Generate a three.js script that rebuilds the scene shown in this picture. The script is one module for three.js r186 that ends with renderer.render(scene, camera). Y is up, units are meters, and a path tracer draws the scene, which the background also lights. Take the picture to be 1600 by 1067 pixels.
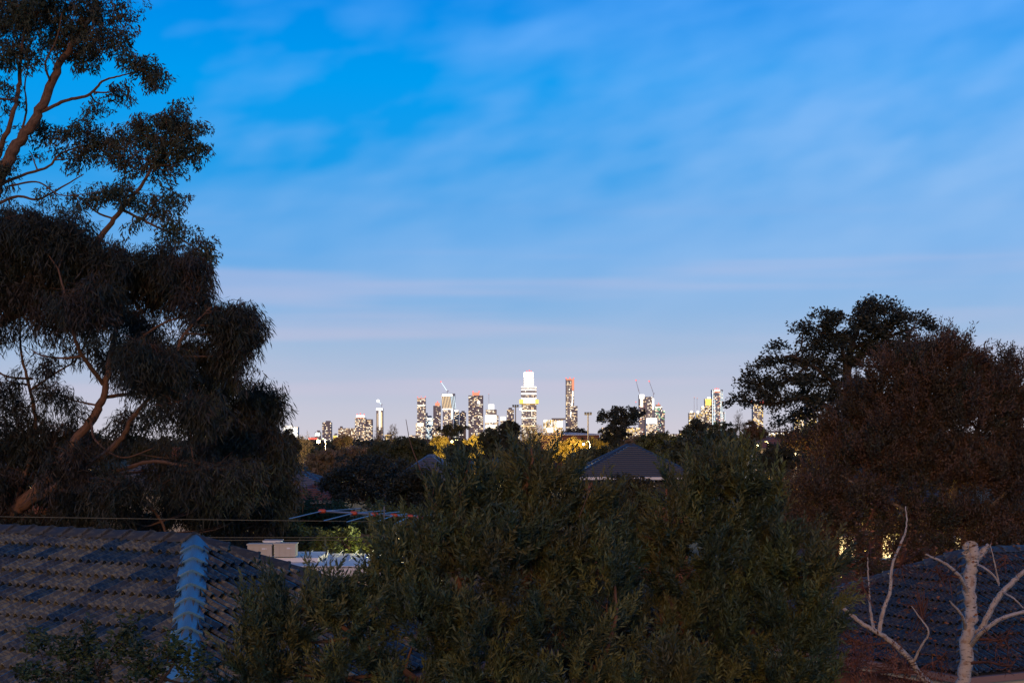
import * as THREE from 'three';
import { mergeGeometries } from 'three/addons/utils/BufferGeometryUtils.js';
import { ImprovedNoise } from 'three/addons/math/ImprovedNoise.js';

// ---------------------------------------------------------------- camera, sky, light, exposure
const F = 2537, HY = 690, EYE = 6.2;                    // focal length and horizon row of a 1600 x 1067 frame, eye height in metres
const scene = new THREE.Scene();
const camera = new THREE.PerspectiveCamera(2 * Math.atan(533.5 / F) * 180 / Math.PI, 1600 / 1067, 0.5, 40000);
camera.position.set(0, EYE, 0);
camera.lookAt(0, EYE, -10);
camera.setViewOffset(1600, 1067, 0, 533.5 - HY, 1600, 1067);
const renderer = new THREE.WebGLRenderer({ antialias: true });
renderer.setSize(1024, 682);
renderer.toneMapping = THREE.LinearToneMapping;
renderer.toneMappingExposure = 1;
renderer.shadowMap.enabled = true;

const noise = new ImprovedNoise();
const lin = v => (v /= 255, v <= 0.04045 ? v / 12.92 : ((v + 0.055) / 1.055) ** 2.4);
const clamp = (v, a = 0, b = 1) => Math.min(b, Math.max(a, v));
const smooth = (a, b, v) => { const t = clamp((v - a) / (b - a)); return t * t * (3 - 2 * t); };
const fbm = (x, y, z, n = 4) => { let s = 0, a = 0.5; for (let i = 0; i < n; i++) { s += a * noise.noise(x, y, z); x *= 2.03; y *= 2.03; z *= 1.7; a *= 0.5; } return s; };
{
  // dusk sky: clear blue above, pale mauve at the horizon, thin streaked cloud veil
  const W = 3072, H = 1536, data = new Float32Array(W * H * 4);
  const clear = [[0, 208, 203, 213], [1, 197, 199, 215], [2, 182, 193, 217], [3.2, 163, 188, 220], [4.6, 132, 179, 226], [6.6, 100, 170, 233], [9.5, 26, 156, 234], [12.5, 0, 156, 240], [15.5, 0, 138, 233], [25, 0, 100, 186], [45, 2, 64, 126], [90, 2, 42, 84]];
  const veil = [[0, 214, 205, 214], [1, 203, 202, 216], [2, 192, 198, 218], [3.2, 177, 194, 222], [4.6, 158, 190, 230], [6.6, 148, 190, 238], [9.5, 126, 183, 242], [12.5, 98, 174, 246], [15.5, 78, 163, 248], [25, 40, 120, 196], [45, 24, 82, 142], [90, 18, 56, 98]];
  const ramp = (t, e) => { let i = 0; while (i < t.length - 2 && t[i + 1][0] < e) i++; const k = clamp((e - t[i][0]) / (t[i + 1][0] - t[i][0])); return [1, 2, 3].map(c => lin(t[i][c]) * (1 - k) + lin(t[i + 1][c]) * k); };
  for (let y = 0; y < H; y++) {
    const el = (y + 0.5) / H * 180 - 90, e = Math.max(0, el), a = ramp(clear, e), b = ramp(veil, e);
    for (let x = 0; x < W; x++) {
      const az = ((x + 0.5) / W - 0.25) * 360;            // degrees to the right of the view direction (-z), see below
      let d = ((az + 540) % 360) - 180;
      const r = d * Math.PI / 180, cx = Math.cos(r) * 6, cz = Math.sin(r) * 6;
      const low = fbm(cx * 0.75 + 9, e * 0.1, cz * 0.75 - 2, 3);
      const wisp = fbm(cx * 1.5 + e * 0.12, (e - d * 0.22) * 0.42 + 4, cz * 1.5, 5);
      const fine = fbm(cx * 5, (e - d * 0.30) * 0.7, cz * 5 + 3, 4);
      const band = fbm(cx * 0.6, e * 1.35 + 17, cz * 0.6, 4);
      let v = 0.42 + 0.62 * Math.sin(r * 2.2 - 0.10) + low * 0.6 + (wisp * 1.35 + fine * 0.45) * (0.35 + 0.65 * smooth(6, 12, e));
      v = clamp(v, 0, 1.15);
      const p = smooth(-0.08, 0.42, band) * smooth(0.6, 2.2, e) * (1 - smooth(5, 9, e)) * 0.5;
      const pink = [lin(222), lin(205), lin(224)], i = (y * W + x) * 4;
      for (let c = 0; c < 3; c++) data[i + c] = (a[c] + (b[c] - a[c]) * v) * (1 - p * 0.6) + pink[c] * p * 0.6 * 0.95;
      data[i + 3] = 1;
    }
  }
  const sky = new THREE.DataTexture(data, W, H, THREE.RGBAFormat, THREE.FloatType);
  sky.mapping = THREE.EquirectangularReflectionMapping; sky.magFilter = THREE.LinearFilter; sky.needsUpdate = true;
  scene.background = sky; scene.environment = sky;
}
const rearWarmLight = new THREE.DirectionalLight(0xffc07a, 1.1);   // warm light, source out of view behind the camera, lights the facing sides
rearWarmLight.position.set(-12, 26, 60); rearWarmLight.target.position.set(0, 2, -25);
rearWarmLight.castShadow = true; rearWarmLight.shadow.radius = 24; rearWarmLight.shadow.mapSize.set(2048, 2048);
Object.assign(rearWarmLight.shadow.camera, { left: -40, right: 40, top: 40, bottom: -20, near: 1, far: 400 });
scene.add(rearWarmLight, rearWarmLight.target);

// ---------------------------------------------------------------- helpers
function rng(seed) { return () => { seed = (seed + 0x6D2B79F5) | 0; let t = Math.imul(seed ^ (seed >>> 15), 1 | seed); t = (t + Math.imul(t ^ (t >>> 7), 61 | t)) ^ t; return ((t ^ (t >>> 14)) >>> 0) / 4294967296; }; }
const R = rng(7);
const rr = (a, b) => a + (b - a) * R();
const gauss = () => (R() + R() + R() + R() - 2) * 0.87;
const V = (x, y, z) => new THREE.Vector3(x, y, z);
const at = (px, py, d) => V((px - 800) / F * d, EYE - (py - HY) / F * d, -d);
const used = {};
function numbered(n) { const k = used[n] = (used[n] ?? -1) + 1; return k ? `${n}_${String(k).padStart(3, '0')}` : n; }
function tag(o, label, category, group, kind) {
  o.name = numbered(o.name); o.userData.label = label; o.userData.category = category;
  if (group) o.userData.group = group;
  if (kind) o.userData.kind = kind;
  return o;
}
function base(name, pos, turn = 0) { const g = new THREE.Group(); g.name = name; g.position.copy(pos); g.rotation.y = turn; scene.add(g); return g; }
function mesh(name, geo, mat, parent) { const m = new THREE.Mesh(geo, mat); m.name = name; m.castShadow = m.receiveShadow = true; (parent || scene).add(m); return m; }
function box(name, w, h, d, x, y, z, mat, parent) { const g = new THREE.BoxGeometry(w, h, d); g.translate(x, y, z); return mesh(name, g, mat, parent); }
const mat = (r, g, b, rough = 0.9, extra = {}) => { const m = new THREE.MeshStandardMaterial({ roughness: rough, side: THREE.DoubleSide, ...extra }); m.color.setRGB(r, g, b); return m; };
const glow = (r, g, b, k) => { const m = new THREE.MeshStandardMaterial({ roughness: 0.6, color: 0x222222 }); m.emissive.setRGB(r, g, b); m.emissiveIntensity = k; return m; };

class MB {                                               // collects tapered tubes and faces
  constructor(o = V(0, 0, 0)) { this.p = []; this.u = []; this.i = []; this.o = o; }
  tube(pts, r0, r1, seg = 6, rough = 0) {
    const n = pts.length, t = V(0, 0, 0), a = V(0, 0, 0), b = V(0, 0, 0); let len = 0, up = Math.abs(pts[n - 1].y - pts[0].y) > pts[0].distanceTo(pts[n - 1]) * 0.9 ? V(1, 0, 0) : V(0, 1, 0);
    const s = this.p.length / 3;
    for (let k = 0; k < n; k++) {
      t.subVectors(pts[Math.min(n - 1, k + 1)], pts[Math.max(0, k - 1)]).normalize();
      a.crossVectors(t, up).normalize(); b.crossVectors(a, t);
      if (k) len += pts[k].distanceTo(pts[k - 1]);
      const r = (r0 + (r1 - r0) * k / (n - 1)) * (1 + rough * (R() - 0.5));
      for (let j = 0; j <= seg; j++) {
        const w = j / seg * Math.PI * 2, c = Math.cos(w) * r, d = Math.sin(w) * r;
        this.p.push(pts[k].x + a.x * c + b.x * d - this.o.x, pts[k].y + a.y * c + b.y * d - this.o.y, pts[k].z + a.z * c + b.z * d - this.o.z);
        this.u.push(j / seg, len);
      }
      if (k) for (let j = 0; j < seg; j++) { const q = s + (k - 1) * (seg + 1) + j, w = q + seg + 1; this.i.push(q, w, q + 1, q + 1, w, w + 1); }
    }
    return this;
  }
  geo() {
    const g = new THREE.BufferGeometry();
    g.setAttribute('position', new THREE.Float32BufferAttribute(this.p, 3)); g.setAttribute('uv', new THREE.Float32BufferAttribute(this.u, 2));
    g.setIndex(this.i); g.computeVertexNormals(); return g;
  }
  build(name, m, parent) { return mesh(name, this.geo(), m, parent); }
}
const spline = (pts, n) => new THREE.CatmullRomCurve3(pts).getPoints(n);
function dataTexture(w, h, f, srgb = true) {             // f(x, y) -> [r, g, b] linear 0..1
  const d = new Uint8Array(w * h * 4), enc = v => Math.round(255 * clamp(srgb ? (v <= 0.0031308 ? v * 12.92 : 1.055 * v ** (1 / 2.4) - 0.055) : v));
  for (let y = 0; y < h; y++) for (let x = 0; x < w; x++) { const c = f(x, y), i = (y * w + x) * 4; d[i] = enc(c[0]); d[i + 1] = enc(c[1]); d[i + 2] = enc(c[2]); d[i + 3] = 255; }
  const t = new THREE.DataTexture(d, w, h); t.wrapS = t.wrapT = THREE.RepeatWrapping; t.magFilter = THREE.LinearFilter; t.minFilter = THREE.LinearMipmapLinearFilter; t.generateMipmaps = true;
  if (srgb) t.colorSpace = THREE.SRGBColorSpace; t.needsUpdate = true; return t;
}
const tileNoise = (x, y, w, s, z) => { const a = x / w * Math.PI * 2, b = y / w * Math.PI * 2; return fbm(Math.cos(a) * s + 3, Math.sin(a) * s + Math.cos(b) * s, Math.sin(b) * s + z, 4); };

// ---------------------------------------------------------------- materials
const barkMap = dataTexture(128, 256, (x, y) => { const n = 0.75 + 0.9 * fbm(x * 0.14, y * 0.03, 2, 4) + 0.3 * fbm(x * 0.5, y * 0.3, 5, 2); return [n, n * 0.97, n * 0.94]; });
const M = {
  bark: mat(0.20, 0.105, 0.06, 0.9, { map: barkMap }), barkGrey: mat(0.13, 0.10, 0.075, 0.92, { map: barkMap }), barkDark: mat(0.06, 0.042, 0.03, 0.95, { map: barkMap }), twigRed: mat(0.14, 0.055, 0.035, 0.9), twigPale: mat(0.26, 0.20, 0.15, 0.9),
  leaf: mat(1, 1, 1, 0.62),
  metal: mat(0.5, 0.52, 0.55, 0.35, { metalness: 0.7 }), pole: mat(0.16, 0.16, 0.165, 0.6, { metalness: 0.3 }), white: mat(0.75, 0.75, 0.74, 0.5), cable: mat(0.22, 0.19, 0.11, 0.5),
  red: mat(0.5, 0.07, 0.03, 0.5), brick: mat(0.22, 0.085, 0.055, 0.9), cream: mat(0.56, 0.50, 0.38, 0.8), gutter: mat(0.30, 0.17, 0.13, 0.45), dark: mat(0.03, 0.03, 0.035, 0.8),
};

// ---------------------------------------------------------------- ground
{
  const gmap = dataTexture(512, 512, (x, y) => { const n = tileNoise(x, y, 512, 3, 1), m = tileNoise(x, y, 512, 14, 6); return [0.06 + n * 0.05 + m * 0.03, 0.066 + n * 0.035 + m * 0.03, 0.032 + n * 0.02]; });
  gmap.repeat.set(3000, 3000);
  const g = new THREE.PlaneGeometry(36000, 36000); g.rotateX(-Math.PI / 2); g.translate(0, 0, -9000);
  const o = mesh('ground', g, mat(1, 1, 1, 0.95, { map: gmap })); o.userData = { kind: 'structure', label: 'dark grassy ground between the gardens and houses', category: 'ground' };
}

// ---------------------------------------------------------------- foliage sprigs: small sprays of leaves that the crowns repeat
function sprig(n, stem, spread, leafL, leafW, dirOf, seed) {
  const q = rng(seed), p = [];
  const t = V(0, 0, 0), a = V(0, 0, 0), b = V(0, 0, 0), c = V(0, 0, 0);
  for (let k = 0; k < n; k++) {
    const f = (k + q()) / n, o = V((q() - 0.5) * spread, f * stem, (q() - 0.5) * spread);
    dirOf(t, f, q); t.normalize(); a.set(q() - 0.5, q() - 0.5, q() - 0.5).cross(t).normalize();
    const L = leafL * (0.7 + 0.6 * q()), W = leafW * (0.7 + 0.6 * q()) / 2;
    b.crossVectors(a, t).multiplyScalar(W * 0.35);
    c.copy(o).addScaledVector(t, L * 0.45).add(b);
    const l = c.clone().addScaledVector(a, W), r = c.clone().addScaledVector(a, -W), e = o.clone().addScaledVector(t, L);
    for (const v of [o, l, e, o, e, r]) p.push(v.x, v.y, v.z);
  }
  const g = new THREE.BufferGeometry(); g.setAttribute('position', new THREE.Float32BufferAttribute(p, 3)); g.computeVertexNormals(); return g;
}
const around = (t, up, q) => { const w = q() * 6.283; t.set(Math.cos(w), up, Math.sin(w)); };
const SPRIG = {
  gum: [sprig(18, -0.30, 0.16, 0.14, 0.030, (t, f, q) => around(t, -0.9 - q() * 1.4, q), 1), sprig(22, -0.22, 0.24, 0.12, 0.032, (t, f, q) => around(t, -0.3 - q() * 1.6, q), 2)],
  droop: [sprig(30, -0.46, 0.2, 0.18, 0.020, (t, f, q) => around(t, -0.9 - q() * 2.2, q), 3), sprig(28, -0.32, 0.3, 0.16, 0.022, (t, f, q) => around(t, -0.3 - q() * 1.6, q), 4)],
  layer: [sprig(26, 0.16, 0.40, 0.11, 0.06, (t, f, q) => around(t, -0.1 + q() * 0.7, q), 5), sprig(22, 0.2, 0.32, 0.10, 0.055, (t, f, q) => around(t, 0.1 + q() * 0.9, q), 6)],
  feather: [sprig(30, 0.42, 0.12, 0.085, 0.024, (t, f, q) => around(t, 0.5 + q() * 1.6, q), 7), sprig(26, 0.30, 0.2, 0.075, 0.026, (t, f, q) => around(t, q() * 1.6 - 0.3, q), 8)],
  olive: [sprig(34, 0.34, 0.012, 0.062, 0.0125, (t, f, q) => around(t, 1.0 + q() * 1.3, q), 9), sprig(26, 0.24, 0.014, 0.060, 0.0135, (t, f, q) => around(t, 0.5 + q() * 1.2, q), 10)],
  garden: [sprig(22, 0.25, 0.10, 0.075, 0.038, (t, f, q) => around(t, 0.1 + q() * 0.9, q), 11), sprig(18, 0.16, 0.16, 0.07, 0.04, (t, f, q) => around(t, -0.4 + q() * 0.9, q), 12)],
  far: [sprig(34, 0.5, 0.75, 0.34, 0.20, (t, f, q) => around(t, -0.5 + q() * 1.6, q), 13), sprig(30, 0.6, 0.6, 0.32, 0.18, (t, f, q) => around(t, 0.1 + q() * 1.5, q), 14)],
  bare: [sprig(12, 0.7, 0.10, 0.55, 0.022, (t, f, q) => around(t, 0.8 + q() * 2, q), 15), sprig(12, 0.6, 0.2, 0.5, 0.02, (t, f, q) => around(t, 1.4 + q() * 3, q), 16)],
  sparse: [sprig(5, 0.4, 0.25, 0.045, 0.03, (t, f, q) => around(t, q() - 0.5, q), 17)],
};
const Q2 = new THREE.Quaternion(), UPV = V(0, 1, 0), Q = new THREE.Quaternion(), E = new THREE.Euler(), S = V(1, 1, 1), MX = new THREE.Matrix4(), COL = new THREE.Color();
class Leaves {
  constructor(kind, colors, o) { this.kind = kind; this.colors = colors; this.o = o; this.m = SPRIG[kind].map(() => []); this.c = SPRIG[kind].map(() => []); }
  add(p, scale, tilt, tone, dir) {
    const k = Math.floor(R() * this.m.length), ta = R() * 6.283;
    E.set(Math.cos(ta) * tilt, R() * 6.283, Math.sin(ta) * tilt); Q.setFromEuler(E); if (dir) Q.premultiply(Q2.setFromUnitVectors(UPV, dir)); S.setScalar(scale * rr(0.75, 1.3));
    this.m[k].push(MX.compose(V(p.x - this.o.x, p.y - this.o.y, p.z - this.o.z), Q, S).clone());
    const a = this.colors[Math.floor(tone * 0.9999 * this.colors.length)], j = rr(0.75, 1.25);
    this.c[k].push([a[0] * j * rr(0.9, 1.1), a[1] * j, a[2] * j * rr(0.85, 1.15)]);
  }
  build(parent, name = 'crown') {
    this.m.forEach((list, k) => {
      if (!list.length) return;
      const im = new THREE.InstancedMesh(SPRIG[this.kind][k], M.leaf, list.length); im.name = name; im.userData.kind = 'stuff'; im.castShadow = im.receiveShadow = true;
      list.forEach((x, i) => { im.setMatrixAt(i, x); const c = this.c[k][i]; im.setColorAt(i, COL.setRGB(c[0], c[1], c[2])); });
      parent.add(im);
    });
  }
}
const C = {
  gum: [[0.040, 0.046, 0.018], [0.052, 0.048, 0.022], [0.034, 0.044, 0.018], [0.060, 0.048, 0.024]],
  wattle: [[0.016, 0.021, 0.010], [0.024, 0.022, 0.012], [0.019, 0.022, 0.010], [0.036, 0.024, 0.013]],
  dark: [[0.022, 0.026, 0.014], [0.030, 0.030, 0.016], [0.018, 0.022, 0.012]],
  rust: [[0.072, 0.036, 0.018], [0.050, 0.034, 0.016], [0.090, 0.046, 0.022], [0.038, 0.036, 0.016]],
  olive: [[0.078, 0.100, 0.032], [0.050, 0.072, 0.032], [0.125, 0.135, 0.045], [0.036, 0.058, 0.030], [0.090, 0.092, 0.030], [0.058, 0.060, 0.024]],
  hedge: [[0.030, 0.052, 0.018], [0.042, 0.066, 0.020], [0.024, 0.040, 0.016]],
  garden: [[0.060, 0.095, 0.022], [0.085, 0.110, 0.024], [0.040, 0.066, 0.020]],
  mid: [[0.034, 0.044, 0.020], [0.045, 0.050, 0.022], [0.026, 0.036, 0.016]],
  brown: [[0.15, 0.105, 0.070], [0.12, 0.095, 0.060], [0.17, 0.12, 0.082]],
  gold: [[0.14, 0.105, 0.022], [0.11, 0.085, 0.022], [0.16, 0.125, 0.03]],  // lamp yellow on the lit trees is put into these leaf colours
};

// o: name, label, group, d (metres away), limbs [[ [px, py, dd] ... ], r0, r1], lobes [px, py, rx, ry, dd, density], leaf kind, colours, bark
function makeTree(o) {
  const k = o.d / F, b = o.base ? V((o.base[0] - 800) * k, 0, -o.d - (o.base[1] || 0)) : V((o.limbs[0][0][0][0] - 800) * k, 0, -o.d);
  const g = base(o.name, b); tag(g, o.label, o.category || 'tree', o.group);
  const samples = [];
  o.limbs.forEach(([pts, r0, r1], n) => {
    const w = pts.map(p => at(p[0], p[1], o.d + (p[2] || 0)));
    if (n === 0 && !o.floating) w.unshift(b.clone().add(V(0, -0.15, 0)));
    const c = spline(w, w.length * 6);
    c.forEach((p, i) => { if (i && i < c.length - 1) p.add(V(gauss(), gauss() * 0.5, gauss()).multiplyScalar(Math.min(0.05, r0 * 0.22))); samples.push([p, r0 + (r1 - r0) * i / c.length]); });
    new MB(b).tube(c, r0, r1, n ? 6 : 9, 0.15).build(n ? 'limb' : 'trunk', o.bark || M.barkGrey, g);
  });
  const twigs = new MB(b), leaves = new Leaves(o.leaf, o.colors, b), usable = samples.slice(Math.floor(samples.length * (o.skip ?? 0)));
  const tw = o.twig ?? 0.010;
  for (const [px, py, rx, ry, dd = 0, dens = 1] of o.lobes) {
    const c = at(px, py, o.d + dd), X = rx * k, Y = ry * k, Z = (o.thick ?? 0.9) * (X + Y) / 2;
    let best = null, bd = 1e9;
    for (const s of usable) { const q = s[0].distanceTo(c) + (s[0].y > c.y ? 0.6 : 0); if (q < bd) { bd = q; best = s; } }
    const mid = best[0].clone().lerp(c, 0.5).add(V(gauss() * 0.12, -0.06 * bd + gauss() * 0.1, gauss() * 0.12).multiplyScalar(Math.min(1.5, 0.4 + bd * 0.3)));
    const br = spline([best[0], mid, c, c.clone().add(V((c.x - best[0].x) * 0.25, Y * 0.4, gauss() * Z * 0.3))], 10);
    twigs.tube(br, Math.max(tw * 1.6, Math.min(best[1] * 0.75, tw * 1.5 + bd * 0.016)), tw * 0.9, 5, 0.2);
    const n = Math.max(3, Math.round((o.tufts ?? 30) * dens * Math.pow(X * Y, 0.85) / Math.pow(o.unit ?? 0.5, 1.7)));
    const tone0 = R();
    for (let i = 0; i < n; i++) {
      const v = V(gauss(), gauss(), gauss()); if (v.lengthSq() < 1e-4) v.set(0, 1, 0); v.normalize().multiplyScalar(Math.pow(R(), 0.45) * rr(0.85, 1 + (o.loose ?? 0.18)));
      const p = V(c.x + v.x * X, c.y + v.y * Y, c.z + v.z * Z);
      if (p.y < 0.15) p.y = 0.15 + R() * 0.3;
      if (o.twigsOn ?? true) { const s = br[3 + Math.floor(R() * (br.length - 3))]; twigs.tube([s, s.clone().lerp(p, 0.55).add(V(gauss() * 0.06, gauss() * 0.06, gauss() * 0.06).multiplyScalar(X * 1.4)), p], tw * 0.7, tw * 0.35, 3); }
      const tone = clamp(tone0 * (o.clump ?? 0.5) + R() * (1 - (o.clump ?? 0.5)));
      const sp = (o.spread ?? 0.2);
      const dir = o.radial ? V(v.x * X, v.y * Y, v.z * Z).normalize().multiplyScalar(o.radial).add(V(0, 1, 0)).normalize() : null;
      if (R() < (o.leafShare ?? 1)) for (let j = 0; j < (o.per ?? 3); j++) leaves.add(V(p.x + gauss() * sp, p.y + gauss() * sp * 0.7, p.z + gauss() * sp), o.scale ?? 1, (o.tilt ?? 0.5) * R(), tone, dir);
    }
  }
  if (o.extra) o.extra(twigs, leaves, b, g);
  if (twigs.i.length) { const t = twigs.build('twigs', o.twigBark || o.bark || M.barkGrey, g); t.userData.kind = 'stuff'; }
  leaves.build(g);
  return g;
}

// ---------------------------------------------------------------- hip roofed houses with single roof tiles
const tileTones = [[0.20, 0.18, 0.125], [0.125, 0.125, 0.115], [0.25, 0.222, 0.15], [0.05, 0.085, 0.12], [0.19, 0.165, 0.11]];
const lichen = dataTexture(256, 256, (x, y) => { const n = tileNoise(x, y, 256, 2.2, 3), m = tileNoise(x, y, 256, 18, 8); const s = smooth(-0.05, 0.25, n + m * 0.25); return [0.45 + s * 0.65 + m * 0.2, 0.47 + s * 0.56 + m * 0.2, 0.53 + s * 0.34 + m * 0.18]; });
const lichenRough = dataTexture(256, 256, (x, y) => { const n = tileNoise(x, y, 256, 2.2, 3), m = tileNoise(x, y, 256, 18, 8); const s = smooth(-0.05, 0.25, n + m * 0.25); const r = 0.26 + s * 0.6; return [r, r, r]; }, false);
function tileMats(tones) { return tones.map((t, i) => mat(t[0], t[1], t[2], 1, { map: lichen, roughnessMap: lichenRough })); }
function tileGeo(off, limit) {                           // x across, y out of the roof, z down the slope; limit(x, z) clamps x at a hip
  const prof = [[-0.160, 0.022], [-0.135, 0.050], [-0.105, 0.048], [-0.08, 0.012], [-0.03, 0.002], [-0.005, 0.012], [0.02, 0.046], [0.05, 0.050], [0.075, 0.012], [0.118, 0.002], [0.142, 0.010]];
  const p = [], u = [], id = [], rows = [[-0.19, 0, 0], [0.02, 0, 0.022], [0.165, 0, 0.046], [0.186, -0.014, 0.046], [0.12, -0.046, 0.046]];
  for (const [z, dy, lift] of rows) for (const [x, h] of prof) { const xx = limit ? limit(x, z) : x; p.push(xx, h + lift + dy, z); u.push(x * 1.6 + off, z * 1.6 + off * 2.3); }
  const n = prof.length;
  for (let r = 0; r < rows.length - 1; r++) for (let i = 0; i < n - 1; i++) { const a = r * n + i, b = a + n; id.push(a, b, a + 1, a + 1, b, b + 1); }
  const g = new THREE.BufferGeometry(); g.setAttribute('position', new THREE.Float32BufferAttribute(p, 3)); g.setAttribute('uv', new THREE.Float32BufferAttribute(u, 2)); g.setIndex(id); g.computeVertexNormals(); return g;
}
const tileVariants = [0.1, 0.37, 0.61, 0.83].map(o => tileGeo(o));
function capGeo(len, half, drop, seed) {                 // angular ridge cap along z, raised at its lower end
  const p = [], u = [], id = [], prof = [[-half - 0.004, -drop - 0.03], [-half, -drop], [-half * 0.3, -drop * 0.22], [0, 0], [half * 0.3, -drop * 0.22], [half, -drop], [half + 0.004, -drop - 0.03]], rows = [[-len * 0.55, 0], [len * 0.44, 0.020], [len * 0.48, 0.032], [len * 0.56, 0.032], [len * 0.50, -0.020]];
  for (const [z, l] of rows) for (const [x, h] of prof) { p.push(x * (1 + l), h + l, z); u.push(x + seed, z + seed); }
  const n = prof.length; for (let r = 0; r < rows.length - 1; r++) for (let i = 0; i < n - 1; i++) { const a = r * n + i, b = a + n; id.push(a, b, a + 1, a + 1, b, b + 1); }
  const g = new THREE.BufferGeometry(); g.setAttribute('position', new THREE.Float32BufferAttribute(p, 3)); g.setAttribute('uv', new THREE.Float32BufferAttribute(u, 2)); g.setIndex(id); g.computeVertexNormals(); return g;
}
function hipHouse(o) {                                   // local: ridge from (0, ridge, 0) to -x, end face towards +x, long faces towards +z and -z
  const { w, L, ridge, pitch } = o, tp = Math.tan(pitch), ye = ridge - w * tp, SL = w / Math.cos(pitch);
  const g = base(o.name, V(o.at[0], 0, o.at[2]), o.turn); tag(g, o.label, 'house', o.group);
  const vs = [[0, ridge, 0], [-L, ridge, 0], [w, ye, w], [w, ye, -w], [-L - w, ye, w], [-L - w, ye, -w]].map(v => V(v[0], v[1] - 0.012, v[2]));
  const tri = [[0, 1, 2], [1, 4, 2], [0, 2, 3], [0, 3, 1], [1, 3, 5], [1, 5, 4]], p = [];
  for (const t of tri) for (const i of t) p.push(vs[i].x, vs[i].y, vs[i].z);
  const rg = new THREE.BufferGeometry(); rg.setAttribute('position', new THREE.Float32BufferAttribute(p, 3)); rg.computeVertexNormals();
  const roof = mesh('roof', rg, o.deck || M.dark, g);
  const mats = tileMats(o.tones), gauge = 0.33, cover = 0.3, rest = [];
  const faces = { zp: [V(1, 0, 0), V(0, 0, 1), [-L - w, w]], zm: [V(-1, 0, 0), V(0, 0, -1), [-w, L + w]], end: [V(0, 0, -1), V(1, 0, 0), [-w, w]] };
  for (const f of o.faces) {
    const [ux, out, [ua, ub]] = faces[f];
    const down = out.clone().multiplyScalar(Math.cos(pitch)).add(V(0, -Math.sin(pitch), 0)), nrm = V(0, Math.cos(pitch), 0).add(out.clone().multiplyScalar(Math.sin(pitch)));
    const org = out.clone().multiplyScalar(w).setY(ye);
    const courses = Math.floor(SL / gauge);
    for (let c = 0; c < courses; c++) {
      const v = 0.17 + c * gauge, lo = s => ua + s * Math.cos(pitch), hi = s => ub - s * Math.cos(pitch);
      for (let i = Math.floor(ua / cover); i <= Math.ceil(ub / cover); i++) {
        const u = i * cover + (c % 2 ? 0.06 : 0) + (f === 'end' ? 0.08 : 0);
        if (u + 0.15 < lo(v) || u - 0.15 > hi(v)) continue;
        const edge = u - 0.16 < lo(v + 0.2) || u + 0.16 > hi(v + 0.2);
        let gg = tileVariants[Math.floor(R() * 4)];
        if (edge) gg = tileGeo(R(), (x, z) => clamp(u + x, Math.min(lo(v - z) + 0.12, (lo(v - z) + hi(v - z)) / 2), Math.max(hi(v - z) - 0.12, (lo(v - z) + hi(v - z)) / 2)) - u);
        const m4 = new THREE.Matrix4().makeBasis(ux, nrm, down);
        m4.multiply(new THREE.Matrix4().makeRotationFromEuler(new THREE.Euler(rr(-0.006, 0.02), rr(-0.012, 0.012), rr(-0.02, 0.02))));
        const pos = org.clone().addScaledVector(ux, u).addScaledVector(down, -v).addScaledVector(nrm, rr(0, 0.007)); m4.setPosition(pos);
        const near = f === 'end' ? true : f === 'zp' ? u > -o.visible : u < o.visible;
        const tone = fbm(u * 0.5 + 5, v * 0.7, f === 'end' ? 9 : 2, 2) + gauss() * 0.35;
        if (near) { const t = mesh('tile', gg, mats[Math.floor(clamp(0.5 + tone * 0.9, 0, 0.999) * mats.length)], roof); m4.decompose(t.position, t.quaternion, t.scale); }
        else rest.push(gg.clone().applyMatrix4(m4));
      }
    }
  }
  if (rest.length) { const t = mesh('tile', mergeGeometries(rest), mats[1], roof); t.userData.kind = 'stuff'; }
  // ridge and hip caps
  const run = (a, b, m, len, half, drop, first) => {
    const dir = b.clone().sub(a), n = Math.floor(dir.length() / len); dir.normalize();
    const side = V(0, 1, 0).cross(dir).normalize(), up = dir.clone().cross(side).normalize();
    const geo = capGeo(len, half, drop, R());
    for (let i = 0; i < n; i++) { const t = mesh('ridge_cap', geo, m[Math.floor(R() * m.length)], roof); t.position.copy(a).addScaledVector(dir, (i + 0.5) * len).addScaledVector(up, 0.085); t.quaternion.setFromRotationMatrix(new THREE.Matrix4().makeBasis(side, up, dir)); t.rotateZ(rr(-0.03, 0.03)); t.rotateY(rr(-0.02, 0.02)); }
  };
  const A = V(0, ridge, 0);
  run(V(-L, ridge, 0), A.clone().add(V(0.05, 0, 0)), o.ridgeMats, 0.39, 0.15, 0.075);
  run(A, V(w, ye, w), o.front === 'zm' ? o.ridgeMats : o.hipMats, 0.39, 0.165, 0.088);
  run(A, V(w, ye, -w), o.front === 'zm' ? o.hipMats : o.ridgeMats, 0.39, 0.165, 0.088);
  // mortar bedding under the caps, fascia, gutter, walls
  const bed = new MB(); for (const e of [V(w, ye, w), V(w, ye, -w)]) bed.tube([A.clone().add(V(0, -0.02, 0)), e], 0.10, 0.10, 6); bed.tube([V(-L, ridge - 0.02, 0), A.clone().add(V(0, -0.02, 0))], 0.085, 0.085, 6);
  bed.build('mortar_bedding', o.mortar, roof);
  const ow = w + 0.06;
  box('gutter', 0.11, 0.10, 2 * ow + 0.22, ow + 0.055, ye - 0.05, 0, o.gutter || M.gutter, g);
  for (const s of [-1, 1]) box('gutter', L + 2 * w + 0.12, 0.10, 0.11, -L / 2, ye - 0.05, s * (ow + 0.055), o.gutter || M.gutter, g);
  box('fascia', 0.03, 0.18, 2 * w, w, ye - 0.115, 0, M.cream, g); for (const s of [-1, 1]) box('fascia', L + 2 * w - 0.1, 0.18, 0.03, -L / 2, ye - 0.116, s * w, M.cream, g);
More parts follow.
